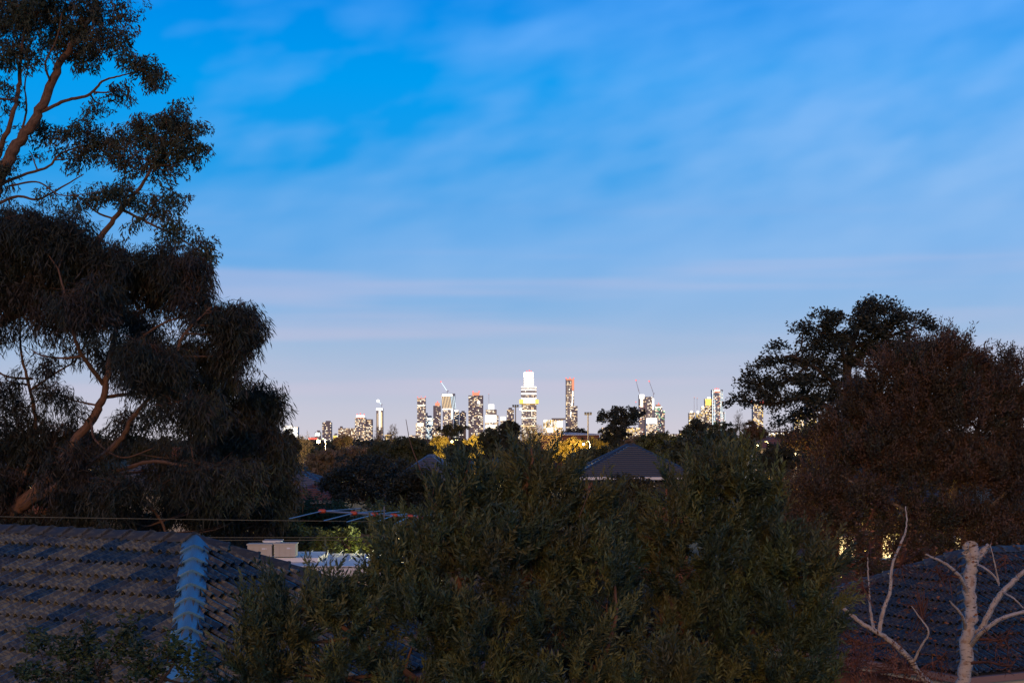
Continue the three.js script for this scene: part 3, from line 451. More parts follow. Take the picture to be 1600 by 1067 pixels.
// ---------------------------------------------------------------- garden things behind the left roof
{
  // rooftop service boxes on a low flat roof
  const d = 29, p = (x, y) => at(x, y, d), k = d / F;
  const shed = base('flat_roof_shed', V(p(520, 880).x, 0, -d)); tag(shed, 'low outbuilding with pale corrugated metal roof behind the tile roof', 'shed');
  const top = EYE - (884 - HY) * k, wd = 2.6, dp = 3.0;
  box('wall', wd - 0.1, top - 0.1, dp - 0.1, 0, (top - 0.1) / 2, -dp / 2, M.cream, shed);
  const sh = []; for (let i = 0; i < 10; i++) { const g = new THREE.CylinderGeometry(0.009, 0.009, dp + 0.3, 6); g.rotateX(Math.PI / 2 + 0.03); g.translate(-wd / 2 - 0.05 + i * (wd + 0.1) / 9, top + 0.012, -dp / 2); sh.push(g); }
  const rf = mesh('roof', mergeGeometries(sh), mat(0.5, 0.54, 0.58, 0.4), shed);
  box('roof_sheet', wd + 0.16, 0.02, dp + 0.3, 0, -0.004, -dp / 2, M.white, rf).position.y = top; 
  box('fascia', wd + 0.18, 0.16, 0.04, 0, top - 0.11, 0.12, M.white, shed);
  box('end_flashing', 0.05, 0.06, dp + 0.3, -wd / 2 - 0.08, top + 0.05, -dp / 2, M.white, shed);
  const unit = (name, x0, x1, y0, y1, dd, depth, m, label, cat, detail) => {
    const q = (d + dd) / F, w = (x1 - x0) * q, yt = EYE - (y0 - HY) * q, yb = EYE - (y1 - HY) * q, h = yt - yb, g = base(name, V(((x0 + x1) / 2 - 800) * q, yb, -d - dd)); tag(g, label, cat);
    box('casing', w, h, depth, 0, h / 2, -depth / 2, m, g);
    box('lid', w + 0.03, 0.025, depth + 0.03, 0, h + 0.0126, -depth / 2, m, g);
    if (detail) { for (let i = 0; i < 3; i++) box('rib', 0.012, h * 0.8, 0.01, -w / 2 + w * (i + 0.9) / 3.8, h / 2, 0.0052, m, g); box('label_plate', w * 0.2, h * 0.12, 0.008, w * 0.2, h * 0.7, 0.0043, M.white, g); }
    return g;
  };
  const plat = base('flat_roof_annexe', V(p(425, 880).x, 0, -d - 1.0)); tag(plat, 'low cream annexe carrying the beige service boxes', 'shed');
  const pt = EYE - (870 - HY) * (d + 1) / F; box('wall', 1.35, pt - 0.08, 1.6, 0, (pt - 0.08) / 2, -0.6, M.cream, plat); box('roof', 1.45, 0.08, 1.7, 0, pt - 0.04, -0.6, M.white, plat);
  unit('service_box', 386, 424, 852, 870, 0.7, 0.34, M.cream, 'left of two beige boxes above the tile roof', 'box', true);
  unit('service_box', 428, 461, 851, 870, 0.7, 0.34, M.cream, 'right of two beige boxes above the tile roof', 'box', true);
  unit('cooler_unit', 411, 438, 846.5, 870, 1.3, 0.3, M.white, 'small white box peeking over the two beige boxes', 'box', false);
  unit('storage_cabinet', 447, 474, 870, 960, 0.2, 0.4, M.white, 'white cabinet below the right beige box', 'cabinet', true).position.y = 0;
  // television aerial
  const A = base('television_aerial', V(at(600, 803, 26).x, 0, -26)); tag(A, 'roof aerial with long metal rods and red insulators on a mast', 'aerial');
  const o = A.position, hub = at(600, 803, 26);
  new MB(o).tube([V(o.x, 0, o.z), V(o.x, hub.y + 0.12, o.z)], 0.016, 0.013, 8).build('mast', M.pole, A);
  new MB(o).tube([at(500, 798.5, 25.6), at(662, 808.5, 26.3)], 0.016, 0.016, 8).build('boom', M.metal, A);
  for (const [x, y, dd, l, r] of [[503, 798.6, -0.39, 52, 60], [552, 801.8, -0.18, 47, 50], [585, 803.6, -0.04, 44, 40], [615, 805.4, 0.1, 32, 32], [640, 807, 0.2, 24, 24], [656, 808, 0.27, 18, 18]]) {
    const c = at(x, y, 26 + dd), a = at(x - l, y + 12, 26 + dd - 0.9), b = at(x + r, y - 4, 26 + dd + 0.9);
    const rod = new MB(o).tube([a, c, b], 0.009, 0.009, 6).build('rod', M.metal, A);
    const s = new THREE.CapsuleGeometry(0.034, 0.06, 4, 8); s.rotateZ(Math.PI / 2); s.translate(c.x - o.x, c.y - o.y, c.z - o.z); mesh('insulator', s, M.red, rod);
  }
  // overhead cables, with a post at either end
  const cab = (a, b, sag, label) => { const m = a.clone().lerp(b, 0.5); m.y -= sag; const g = base('overhead_cable', V(a.x, 0, a.z)); tag(g, label, 'cable'); new MB(g.position).tube(spline([a, m, b], 24), 0.006, 0.006, 5).build('wire', M.cable, g); };
  const pA = at(-90, 812, 26.5), pB = at(900, 818, 26.5);
  for (const [q, l] of [[at(-90, 800, 26.5), 'thin steel line post hidden behind the dark drooping tree'], [at(900, 812, 26.5), 'thin steel line post hidden behind the central olive tree']]) { const g = base('line_post', V(q.x, 0, q.z)); tag(g, l, 'post'); new MB(g.position).tube([V(q.x, 0, q.z), V(q.x, q.y, q.z)], 0.04, 0.035, 8).build('post', M.pole, g); box('crossarm', 0.9, 0.06, 0.06, 0, q.y - 0.05, 0.04, M.pole, g); }
  cab(at(-90, 806, 26.5), at(900, 818, 26.5), 0.01, 'single yellowish cable crossing just under the roof aerial');
  cab(at(-90, 838, 26.5), at(900, 838, 26.5), 0.02, 'upper of the two parallel cables above the beige boxes');
  cab(at(-90, 842.5, 26.5), at(900, 842, 26.5), 0.02, 'lower of the two parallel cables above the beige boxes');
}

// ---------------------------------------------------------------- middle distance: houses and trees
function plainHouse(o) {                                  // a hip roofed house with stepped tile courses, walls and windows
  const k = o.d / F, w = (o.x1 - o.x0) * k, yr = EYE - (o.ridge - HY) * k, ye = EYE - (o.eave - HY) * k, dp = o.depth || 9, g = base('suburban_house', V(((o.x0 + o.x1) / 2 - 800) * k, 0, -o.d), o.turn || 0); tag(g, o.label, 'house', 'houses beyond the gardens');
  box('wall', w - 0.8, ye, dp - 0.8, 0, ye / 2, -dp / 2, o.wall || M.brick, g);
  const n = o.courses || 14, parts = [], hip = Math.min(w, dp) / 2, ridge = Math.max(0.2, w - 2 * hip);
  for (let i = 0; i < n; i++) {
    const f = i / n, f2 = (i + 1.12) / n, y0 = ye + (yr - ye) * f, hh = (yr - ye) / n, lerp = t => [w + (ridge - w) * t, dp + (Math.max(0.2, dp - 2 * hip) - dp) * t];
    const [wa, da] = lerp(f), [wb, db] = lerp(Math.min(1, f2)), s = new THREE.BufferGeometry(), p = [], q = [[-wa, 0, da], [wa, 0, da], [wa, 0, -da], [-wa, 0, -da]].map(v => [v[0] / 2, y0 + 0.045, v[2] / 2 - dp / 2]), u = [[-wb, 0, db], [wb, 0, db], [wb, 0, -db], [-wb, 0, -db]].map(v => [v[0] / 2, y0 + hh * 1.1, v[2] / 2 - dp / 2]), lo = q.map(v => [v[0], v[1] - 0.045, v[2]]);
    for (let j = 0; j < 4; j++) { const e = (j + 1) % 4; p.push(...q[j], ...q[e], ...u[e], ...q[j], ...u[e], ...u[j], ...lo[j], ...lo[e], ...q[e], ...lo[j], ...q[e], ...q[j]); }
    s.setAttribute('position', new THREE.Float32BufferAttribute(p, 3)); s.computeVertexNormals(); parts.push(s);
  }
  const rf = mesh('roof', mergeGeometries(parts), o.roof, g);
  const cap = new MB(); for (const sx of [-1, 1]) for (const sz of [0, -1]) cap.tube([V(sx * w / 2, ye + 0.02, sz * dp), V(sx * ridge / 2, yr + 0.02, -dp / 2)], 0.11, 0.11, 6); cap.tube([V(-ridge / 2, yr + 0.02, -dp / 2), V(ridge / 2, yr + 0.02, -dp / 2)], 0.11, 0.11, 6);
  cap.build('ridge_cap', o.capMat || o.roof, rf);
  box('gutter', w + 0.1, 0.12, 0.12, 0, ye - 0.04, 0.07, o.gutterMat || M.pole, g);
  for (const [x, y, ww, hh, lit] of o.windows || []) { const f = box('window', ww, hh, 0.08, x, y, -0.38, lit ? glow(1, 0.72, 0.32, lit) : M.dark, g); box('frame', ww + 0.12, 0.07, 0.1, 0, 0, 0, M.white, f).position.set(x, y + hh / 2 + 0.04, -0.36); box('sill', ww + 0.2, 0.06, 0.16, 0, 0, 0, M.white, f).position.set(x, y - hh / 2 - 0.035, -0.34); box('mullion', 0.05, hh, 0.1, 0, 0, 0, M.white, f).position.set(x, y, -0.355); }
  if (o.chimney) box('chimney', 0.6, 1.1, 0.5, o.chimney, yr - 0.05, -dp / 2 + 0.6, M.brick, rf);
  return g;
}
const slate = mat(0.075, 0.085, 0.12, 0.5), slateDark = mat(0.05, 0.055, 0.07, 0.55), clay = mat(0.16, 0.06, 0.045, 0.7);
plainHouse({ label: 'house with blue grey roof beside the drooping tree, partly seen', x0: 400, x1: 520, ridge: 742, eave: 766, d: 74, roof: slate, courses: 9, depth: 6, windows: [[-0.6, 1.6, 1.2, 1.1, 0]] });
plainHouse({ label: 'house with dull red roof in front of the blue grey one', x0: 428, x1: 530, ridge: 764, eave: 783, d: 62, roof: clay, courses: 7, depth: 5 });
plainHouse({ label: 'house with slate blue hip roof left of the olive top', x0: 618, x1: 720, ridge: 714, eave: 748, d: 82, roof: slate, courses: 12, depth: 7, capMat: mat(0.14, 0.18, 0.24, 0.5) });
plainHouse({ label: 'two storey house with dark tile roof right of the olive top', x0: 900, x1: 1090, ridge: 697, eave: 746, d: 72, roof: slateDark, courses: 16, depth: 8, gutterMat: M.white, windows: [[-1.2, 4.2, 1.2, 0.9, 0], [0.8, 4.2, 1.0, 0.9, 0]] });
plainHouse({ label: 'low house with lit windows seen through the drooping tree', x0: 110, x1: 330, ridge: 722, eave: 762, d: 56, roof: slateDark, courses: 12, depth: 7, wall: M.cream, windows: [[-0.2, 2.75, 0.25, 0.3, 7], [0.45, 2.9, 0.35, 0.5, 5], [2.35, 3.6, 0.16, 0.3, 9], [-1.5, 1.9, 0.6, 0.5, 2], [2.1, 1.6, 1.0, 0.5, 3]], chimney: 0.8 });
plainHouse({ label: 'house at far left with blue grey roof glimpsed between trunks', x0: -70, x1: 90, ridge: 704, eave: 738, d: 66, roof: slate, courses: 10, depth: 7, windows: [[1.0, 4.2, 0.7, 0.3, 7], [0.2, 2.0, 0.6, 0.8, 3]] });
plainHouse({ label: 'house behind the rusty tree with small lit windows', x0: 1260, x1: 1560, ridge: 745, eave: 800, d: 50, roof: slateDark, courses: 14, depth: 7, windows: [[-1.6, 2.9, 0.5, 0.7, 2.2], [-0.2, 2.95, 0.6, 0.7, 3], [1.7, 2.9, 0.4, 0.6, 2]] });
plainHouse({ label: 'long low hall with a pale roof edge under the slim tower', x0: 842, x1: 940, ridge: 676, eave: 679, d: 330, roof: mat(0.4, 0.42, 0.45, 0.6), courses: 2, depth: 14, wall: M.brick, gutterMat: M.white });
plainHouse({ label: 'far house with terracotta gable under the spreading tree', x0: 1175, x1: 1262, ridge: 684, eave: 700, d: 150, roof: clay, courses: 6, depth: 9, wall: M.cream, windows: [[1.6, 5.0, 1.0, 0.9, 5]] });

// rounded or spreading trees that stand on the ground: px centre, top row, width, bottom row of the crown
function bush(label, px, top, wpx, bot, d, colors, o = {}) {
  const sc0 = o.scale ?? clamp(Math.max(0.5, wpx / 2 * d / F * 0.45) * 0.55, 0.35, 2); top += Math.min((bot - top) * 0.2, sc0 * ((o.leaf || 'far') === 'far' ? 0.55 : 0.2) * F / d);
  const k = d / F, cy = (top + bot) / 2, ry = (bot - top) / 2, rx = wpx / 2, lobes = [], n = o.n ?? 9, gp = HY + EYE / k;
  for (let i = 0; i < n; i++) { const a = (i + R() * 0.6) / n * 6.283, q = i < 2 ? 0.25 : 0.62, s = rr(0.34, 0.5); let x = px + Math.cos(a) * rx * q * rr(0.8, 1.15), y = cy + Math.sin(a) * ry * q * rr(0.85, 1.1); lobes.push([x, y, rx * s, ry * s * (o.flat ?? 1), Math.sin(i * 2.4) * rx * k * 0.5, o.dens ?? 1]); }
  const u = Math.max(0.5, rx * k * 0.45);
  return makeTree({ name: o.name || 'garden_tree', category: o.category || 'tree', group: o.group || 'trees between the gardens and the city', label, d, base: [px, 0], leaf: o.leaf || 'far', colors, bark: o.bark || M.barkDark, tufts: o.tufts ?? 26, unit: u, per: o.per ?? 3, radial: 0.7, spread: (o.spread ?? 0.28) * u, scale: o.scale ?? clamp(u * 0.55, 0.35, 2), tilt: 0.8, twig: Math.max(0.01, d * 0.00012), twigsOn: o.twigs ?? d < 130, skip: 0.5, lobes,
    limbs: [[[[px, gp - (gp - bot) * 0.4], [px + rr(-3, 3), bot - (bot - cy) * 0.5], [px + rr(-4, 4), cy], [px + rr(-4, 4), top + ry * 0.3]], o.trunk ?? clamp(u * 0.16, 0.06, 0.4), 0.04], ...(o.limbs || [])] });
}
// along the far tree line, under the towers
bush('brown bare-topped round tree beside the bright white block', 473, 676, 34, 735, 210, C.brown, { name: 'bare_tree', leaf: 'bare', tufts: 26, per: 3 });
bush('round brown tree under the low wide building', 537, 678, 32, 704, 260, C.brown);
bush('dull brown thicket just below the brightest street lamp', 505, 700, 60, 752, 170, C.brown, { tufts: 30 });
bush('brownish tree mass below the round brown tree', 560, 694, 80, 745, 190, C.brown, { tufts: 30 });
bush('bare upright tree in front of the slim construction tower', 592, 664, 14, 705, 230, C.brown, { name: 'bare_tree', leaf: 'bare', tufts: 22, per: 3 });
bush('bare upright tree right of the slim construction tower', 614, 662, 16, 705, 230, C.brown, { name: 'bare_tree', leaf: 'bare', tufts: 18, per: 3 });
bush('dark green tree with uneven top below the empty sky gap', 640, 680, 70, 735, 150, C.mid, { tufts: 34 });
bush('green tree between the bare upright trees and dark mass', 596, 690, 50, 735, 165, C.mid);
bush('umbrella shaped dark tree before the diagonal striped tower', 708, 660, 52, 684, 300, C.dark, { flat: 0.5, tufts: 15, n: 12 });
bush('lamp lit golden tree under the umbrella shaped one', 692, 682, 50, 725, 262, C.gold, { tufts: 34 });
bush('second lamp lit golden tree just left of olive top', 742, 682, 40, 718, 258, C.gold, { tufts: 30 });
bush('dark round tree in front of golden lamp lit foliage', 716, 688, 48, 730, 190, C.dark);
bush('dark round tree left of the olive crown top', 768, 668, 40, 712, 200, C.mid);
bush('dark bushy tree in front of the twin lamp pole', 797, 655, 36, 700, 170, C.dark, { tufts: 30 });
bush('bare tree under the tallest tower, lamp yellow put into its colour', 830, 664, 44, 700, 240, C.gold, { name: 'bare_tree', leaf: 'bare', tufts: 26, per: 3 });
bush('bare yellow twigged tree left of the slim tower', 862, 668, 40, 705, 235, C.brown, { name: 'bare_tree', leaf: 'bare', tufts: 26, per: 3 });
bush('flat dark tree on the long hall roofline', 898, 668, 52, 690, 360, C.dark, { flat: 0.6 });
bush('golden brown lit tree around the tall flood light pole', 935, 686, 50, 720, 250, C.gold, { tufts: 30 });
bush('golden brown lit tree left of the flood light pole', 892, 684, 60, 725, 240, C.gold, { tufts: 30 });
bush('wide dark hedge tree below the flood light pole', 950, 697, 110, 738, 120, C.mid, { tufts: 30 });
bush('umbrella topped dark tree standing high right of the flood light', 972, 632, 84, 672, 200, C.dark, { flat: 0.42, n: 16, tufts: 13, trunk: 0.35 });
bush('smaller round tree under the umbrella topped one', 962, 664, 44, 700, 180, C.dark);
bush('dark clipped tree mass right of the umbrella topped tree', 1030, 672, 80, 720, 140, C.mid, { tufts: 32 });
bush('brownish tree filling the gap under the umbrella topped tree', 1000, 680, 50, 712, 190, C.brown);
bush('tree with gold lit tips under the gold topped tower', 1090, 652, 50, 690, 210, C.dark, { tufts: 16 });
bush('thin topped tree in front of the white edged tower', 1130, 656, 44, 695, 190, C.mid, { tufts: 18 });
bush('broad dark tree mass behind the second olive', 1110, 676, 150, 740, 95, C.mid, { tufts: 30 });
bush('orange lit tree left of the red topped tower', 1178, 658, 44, 710, 170, C.rust, { tufts: 26 });
bush('bare wispy tree left of orange lit tree', 1155, 643, 16, 690, 170, C.brown, { name: 'bare_tree', leaf: 'bare', tufts: 14, per: 3 });
bush('dark tree right of the orange lit one', 1220, 690, 70, 760, 90, C.dark);
bush('low tree behind the far terracotta house', 1240, 672, 50, 700, 220, C.dark);
bush('olive brown tree at the right edge of the tree line', 1300, 660, 120, 730, 140, C.mid);
bush('far tree behind the rusty one', 1480, 670, 160, 740, 130, C.mid);
bush('far tree at the right frame edge', 1580, 668, 90, 740, 120, C.dark);
bush('far tree at the left frame edge', 20, 676, 90, 740, 150, C.mid);
bush('far tree seen under the drooping boughs', 130, 672, 90, 735, 160, C.mid);
bush('dark tree standing between lit house and city', 240, 682, 80, 735, 130, C.dark);
bush('far round tree behind the right edge of drooping foliage', 350, 672, 70, 730, 170, C.mid);
bush('conifer like dark tree under the bright white block', 450, 668, 34, 740, 150, C.dark, { tufts: 30 });
// nearer, behind the gardens
bush('black green tree with thin pale stems left of the olive', 575, 705, 150, 800, 58, C.dark, { leaf: 'layer', tufts: 30, scale: 1.0, spread: 0.2, trunk: 0.06, bark: M.twigPale, limbs: [[[[602, 790], [600, 765], [590, 748], [575, 738]], 0.05, 0.015], [[[602, 768], [606, 750], [612, 735]], 0.03, 0.01]] });
bush('black tree behind the bare shoot left of the olive', 650, 730, 90, 810, 56, C.dark, { leaf: 'layer', tufts: 30, scale: 1.0 });
bush('dark hedge tree right behind the olive gap', 985, 740, 120, 830, 46, C.dark, { leaf: 'layer', tufts: 30, scale: 0.9 });
bush('brown twiggy thicket between the second olive and rusty tree', 1240, 735, 90, 850, 44, C.rust, { leaf: 'feather', tufts: 30, scale: 1.0 });
const shrub = (label, px, top, w, bot, d, c, o = {}) => bush(label, px, top, w, bot, d, c, { name: 'garden_shrub', category: 'shrub', group: 'shrubs in the gardens', leaf: 'garden', scale: 1.0, tufts: 34, spread: 0.22, trunk: 0.04, ...o });
shrub('green hedge shrub under the red roofed house', 490, 776, 170, 870, 44, C.hedge, { n: 14, dens: 1.3 });
shrub('green hedge shrub right of the red roofed house', 605, 780, 130, 870, 43, C.hedge);
shrub('dark hedge shrub below the drooping tree', 400, 796, 120, 880, 42, C.hedge);
shrub('shrub glimpsed above the tile roof ridge', 230, 795, 90, 850, 44, C.hedge);
shrub('shrub left of centre behind the tile roof ridge', 90, 800, 110, 850, 44, C.hedge);
shrub('upright yellow green shrub behind the white cabinet', 505, 822, 44, 900, 34, C.garden, { n: 7 });
shrub('tallest yellow green shrub below the aerial', 545, 808, 34, 900, 33, C.garden, { n: 7 });
shrub('yellow green shrub beside the olive edge', 580, 828, 50, 900, 33.5, C.garden, { n: 7 });
shrub('dark green shrub behind the beige boxes', 455, 816, 70, 890, 36, C.hedge);
shrub('dim shrub at the foot of the olive edge', 640, 835, 80, 900, 36, C.hedge);
shrub('added dark shrub darkening the gaps below the left olive crown', 700, 905, 260, 1090, 21, C.dark, { n: 14, scale: 0.9 });  // this and the next two shrubs are added to darken gaps behind the olives
shrub('added dark shrub darkening the gap between the two olives', 930, 880, 240, 1090, 22, C.dark, { n: 14, scale: 0.9 });
shrub('added dark shrub darkening the gaps below the second olive crown', 1140, 890, 220, 1090, 22, C.dark, { n: 14, scale: 0.9 });
{ // garden fence behind the shrubs, single palings
  const g = base('paling_fence', V(at(560, 800, 38).x, 0, -38)); tag(g, 'dark timber paling fence behind the yellow green shrubs', 'fence');
  const top = EYE - (833 - HY) * 38 / F; const pal = new THREE.BoxGeometry(0.14, top, 0.02), pm = [mat(0.07, 0.06, 0.055, 0.85), mat(0.085, 0.07, 0.06, 0.85), mat(0.06, 0.055, 0.055, 0.85)];
  for (let i = 0; i < 46; i++) { const m = mesh('paling', pal, pm[i % 3], g); m.position.set(-3.4 + i * 0.15, top / 2 + rr(-0.03, 0.02), rr(0, 0.012)); }
  for (const y of [0.5, top - 0.4]) box('rail', 6.9, 0.08, 0.05, 0, y, -0.04, pm[1], g);
}

// far suburbs: a wood of crowns that reads as one mass, down to the horizon
{
  const lv = new Leaves('far', [...C.mid, ...C.dark, ...C.brown.slice(0, 1)], V(0, 0, 0)), g = new THREE.Group(); g.name = 'distant_treetops'; scene.add(g);
  for (let i = 0; i < 2600; i++) {
    const d = 320 + 2600 * Math.pow(R(), 1.7), px = rr(-250, 1850), k = d / F, h = 4.6 + 2.2 * Math.pow(R(), 2) + d * 0.0004, w = rr(3, 6), x = (px - 800) * k, tone = R();
    for (let j = 0; j < 16; j++) { const a = R() * 6.283, q = Math.sqrt(R()); lv.add(V(x + Math.cos(a) * q * w, h * (0.25 + 0.75 * Math.sqrt(1 - q * q * 0.8) * rr(0.55, 1)), -d + Math.sin(a) * q * w), rr(1.6, 2.6), 1, clamp(tone + gauss() * 0.1)); }
  }
  lv.build(g, 'treetop'); g.userData = { kind: 'stuff', label: 'mass of distant suburban treetops below the city towers', category: 'trees' };
}

// ---------------------------------------------------------------- the city on the horizon
const facadeMap = dataTexture(64, 64, (x, y) => { const slab = y % 16 < 4, mull = x % 16 < 2, n = 0.85 + 0.3 * fbm(Math.floor(x / 16) * 3.7, Math.floor(y / 16) * 2.9, 4, 2); const v = slab ? 1 : mull ? 0.85 : 0.6 * n; return [v, v, v * 1.02]; });
const facade = (r, g, b) => mat(r, g, b, 0.55, { map: facadeMap });
const FAC = { grey: facade(0.50, 0.47, 0.47), dark: facade(0.36, 0.33, 0.35), warm: facade(0.52, 0.46, 0.40), blue: facade(0.40, 0.45, 0.52), pale: facade(0.62, 0.60, 0.59) };
const LIT = { warm: glow(1, 0.70, 0.38, 1.7), white: glow(1, 0.88, 0.68, 1.9), cool: glow(0.8, 0.95, 1, 1.5), dim: glow(1, 0.72, 0.45, 0.8), gold: glow(1, 0.66, 0.14, 1.6), hot: glow(1, 0.93, 0.84, 2.4), red: glow(1, 0.10, 0.07, 2.2), green: glow(0.35, 1, 0.55, 1.2), pink: glow(1, 0.35, 0.2, 1.1) };
const unitBox = new THREE.BoxGeometry(1, 1, 1), lampBall = new THREE.SphereGeometry(1, 10, 8);
function boxUv(w, h, d) { const g = new THREE.BoxGeometry(w, h, d); const u = g.attributes.uv, n = g.attributes.normal; for (let i = 0; i < u.count; i++) u.setXY(i, u.getX(i) * (Math.abs(n.getX(i)) > 0.5 ? d : w) / 20, u.getY(i) * (Math.abs(n.getY(i)) > 0.5 ? d : h) / 16); return g; }
const CITY = 'towers on the city skyline';
// blocks: [x0, x1, top, bottom, front offset] in frame units; lit: share of lit windows
function tower(name, label, D, blocks, o = {}) {
  const k = D / F, bx = (blocks[0][0] + blocks[0][1]) / 2, g = base(name, V((bx - 800) * k, 0, -D)); tag(g, label, o.category || 'tower', CITY);
  const tones = (o.tones || ['warm', 'white', 'white', 'dim']).map(t => LIT[t]);
  blocks.forEach(([x0, x1, top, bot, lit = 0.25, fac = 'grey', dz = 0], n) => {
    const w = (x1 - x0) * k, y1 = EYE + (HY - top) * k, y0 = bot >= 690 ? 0 : EYE + (HY - bot) * k, h = y1 - y0, cx = ((x0 + x1) / 2 - bx) * k, dp = Math.min(w, 42) * (1 + 0.02 * n), front = dp / 2 + dz;
    const gg = boxUv(w, h, dp); gg.translate(cx, y0 + h / 2, dz); const body = mesh('tower_block', gg, FAC[fac], g);
    const cw = 5.6, ch = 4.6, nx = Math.max(2, Math.round(w / cw)), ny = Math.floor(h / ch), seen = Math.max(0, Math.floor(((HY - 4) - top) * k / ch));
    for (let iy = 0; iy < Math.min(ny, seen + 4); iy++) for (let ix = 0; ix < nx; ix++) {
      const bias = (fbm(ix * 0.45 + x0, iy * 0.35, n * 5 + 2, 2)) * 1.1;
      if (R() > lit + bias * lit * 2) continue;
      const m = mesh('lit_window_or_glow', unitBox, tones[Math.floor(R() * tones.length)], g);
      m.scale.set(w / nx * rr(0.55, 0.95), 2.6 * rr(0.8, 1.3), 0.6); m.position.set(cx - w / 2 + (ix + 0.5) * w / nx, y1 - (iy + 0.55) * ch, front + 0.05);
    }
    if (o.plant !== false && !n) { const pg = boxUv(w * 0.5, 7, dp * 0.5); pg.translate(cx + w * rr(-0.12, 0.12), y1 + 3.5, dz); mesh('roof_plant', pg, FAC.dark, g); }
  });
  const P = (x, y, z = 24) => V((x - bx) * k, EYE + (HY - y) * k, z);
  for (const [x0, x1, y0, y1, t, dz = 0] of o.bands || []) { const m = mesh('lit_window_or_glow', unitBox, LIT[t], g); const a = P(x0, y0), b = P(x1, y1); m.scale.set(b.x - a.x, a.y - b.y, 1); m.position.set((a.x + b.x) / 2, (a.y + b.y) / 2, (o.front ?? Math.min((blocks[0][1] - blocks[0][0]) * k, 42) / 2) + 0.9 + dz); }  // glowing panels: lit floors, signs and floodlit roof parts
  for (const [x, y, r, t = 'red'] of o.lamps || []) { const m = mesh('roof_light_or_dome', lampBall, LIT[t], g); m.scale.setScalar(r); m.position.copy(P(x, y, 6)); const s = mesh('light_mount', unitBox, M.pole, g); s.scale.set(0.8, 6, 0.8); s.position.copy(P(x, y, 6)).add(V(0, -r - 2, 0)); }  // large white balls are domes whose floodlight is put into emission
  for (const [x, y0, y1, r] of o.masts || []) { const a = P(x, y0, 0), b = P(x, y1, 0); new MB().tube([b, a], r, r * 0.6, 6).build('mast', M.white, g); }
  for (const [xa, ya, xb, yb, r, t] of o.strips || []) { const a = P(xa, ya, 23), b = P(xb, yb, 23); new MB().tube([a, b], r, r, 5).build('light_strip', LIT[t], g); }
  return g;
}
function crane(label, D, foot, head, tip, lit) {          // tower crane standing on a roof: mast, slewing cab, jib, counter jib, lamp at the tip
  const k = D / F, f = at(foot[0], foot[1], D), h = at(head[0], head[1], D), t = at(tip[0], tip[1], D), g = base('tower_crane', f); tag(g, label, 'crane', 'cranes on the skyline');
  const m = lit ? LIT.dim : M.white, b = f;
  new MB(b).tube([f, h], 1.1, 1.1, 4).build('mast', M.white, g);
  new MB(b).tube([h, t], 1.4, 0.8, 4).build(lit ? 'light_strip' : 'jib', lit ? LIT.cool : M.white, g);
  new MB(b).tube([h, h.clone().add(h.clone().sub(t).multiplyScalar(0.28).setY(1))], 1.4, 1.4, 4).build('counter_jib', M.white, g);
  const c = mesh('cab', unitBox, M.white, g); c.scale.set(4, 4, 4); c.position.copy(h).sub(b);
  const l = mesh('tip_light', lampBall, lit === 'hot' ? LIT.hot : LIT.red, g); l.scale.setScalar(lit === 'hot' ? 6.5 : 2.8); l.position.copy(t).sub(b);
}
const D0 = 7000;
tower('city_building', 'brilliant white lit block at the far left of the skyline', D0, [[443, 466, 667, 700, 0.4, 'pale']], { category: 'building', bands: [[444, 465, 668, 684, 'hot'], [446, 458, 665, 666.5, 'white']], plant: false });
tower('city_building', 'tiny greenish white lit building beside a red sign', D0, [[492, 501, 675, 700, 0.4, 'pale']], { category: 'building', bands: [[493, 500, 676, 681, 'cool']] });
tower('city_building', 'low block with glowing red sign under the brightest left lamp', 6500, [[482, 498, 683, 700, 0.3, 'dark']], { category: 'building', bands: [[483, 496, 684, 686.5, 'red']], plant: false });
tower('city_tower', 'stubby grey tower right of the red sign', D0, [[504, 518, 660, 700, 0.3, 'dark'], [509, 516, 657.5, 661, 0, 'dark']], { plant: false });
tower('city_building', 'small yellow glowing building right of the stubby grey tower', 6600, [[520, 528, 680, 700, 0.6, 'warm']], { category: 'building', bands: [[521, 527, 681, 687, 'gold']] });
tower('city_building', 'low wide building with many cream windows', 7100, [[529, 555, 669, 700, 0.45, 'warm'], [531, 535, 666, 670, 0, 'dark']], { category: 'building', tones: ['warm', 'white', 'dim'], plant: false });
tower('city_tower', 'twin block tower with glowing orange red roof', D0, [[555, 571.5, 653, 700, 0.42, 'grey'], [572, 582, 655, 700, 0.4, 'dark', -6]], { tones: ['warm', 'white', 'warm'], plant: false, bands: [[557, 570, 649, 652, 'hot'], [558.5, 569, 651.8, 653.3, 'pink', 1]], lamps: [[558, 647.5, 2.4], [563, 646.5, 2.6], [569, 647.5, 2.4]] });
tower('city_tower', 'slim concrete tower with bright vertical light strip and crane', D0, [[588, 598.5, 638, 700, 0.06, 'pale']], { plant: false, bands: [[588, 598, 638, 641, 'hot'], [592.3, 594.4, 641, 672, 'hot', 1], [595.8, 597, 644, 668, 'warm'], [589.3, 590.3, 646, 668, 'dim']] });
crane('crane with a dazzling white lamp above the slim concrete tower', D0 - 12, [596, 637], [596, 632], [590.4, 626.5], 'hot');
tower('city_building', 'small golden lit building behind the bare upright trees', 6400, [[601, 612, 679, 700, 0.6, 'warm']], { category: 'building', tones: ['gold', 'warm'] });
tower('city_tower', 'tower with red edged flat roof left of the striped one', D0, [[652, 665, 622, 700, 0.38, 'grey'], [650, 662, 661, 700, 0.6, 'pale', 12]], { bands: [[652.5, 664.5, 622, 623, 'pink'], [653, 664, 633, 634.6, 'white'], [652.5, 662, 661, 666, 'white', 12]], lamps: [[652.5, 620, 1.8], [658, 619.5, 1.5], [664.5, 620, 1.9]], plant: false });
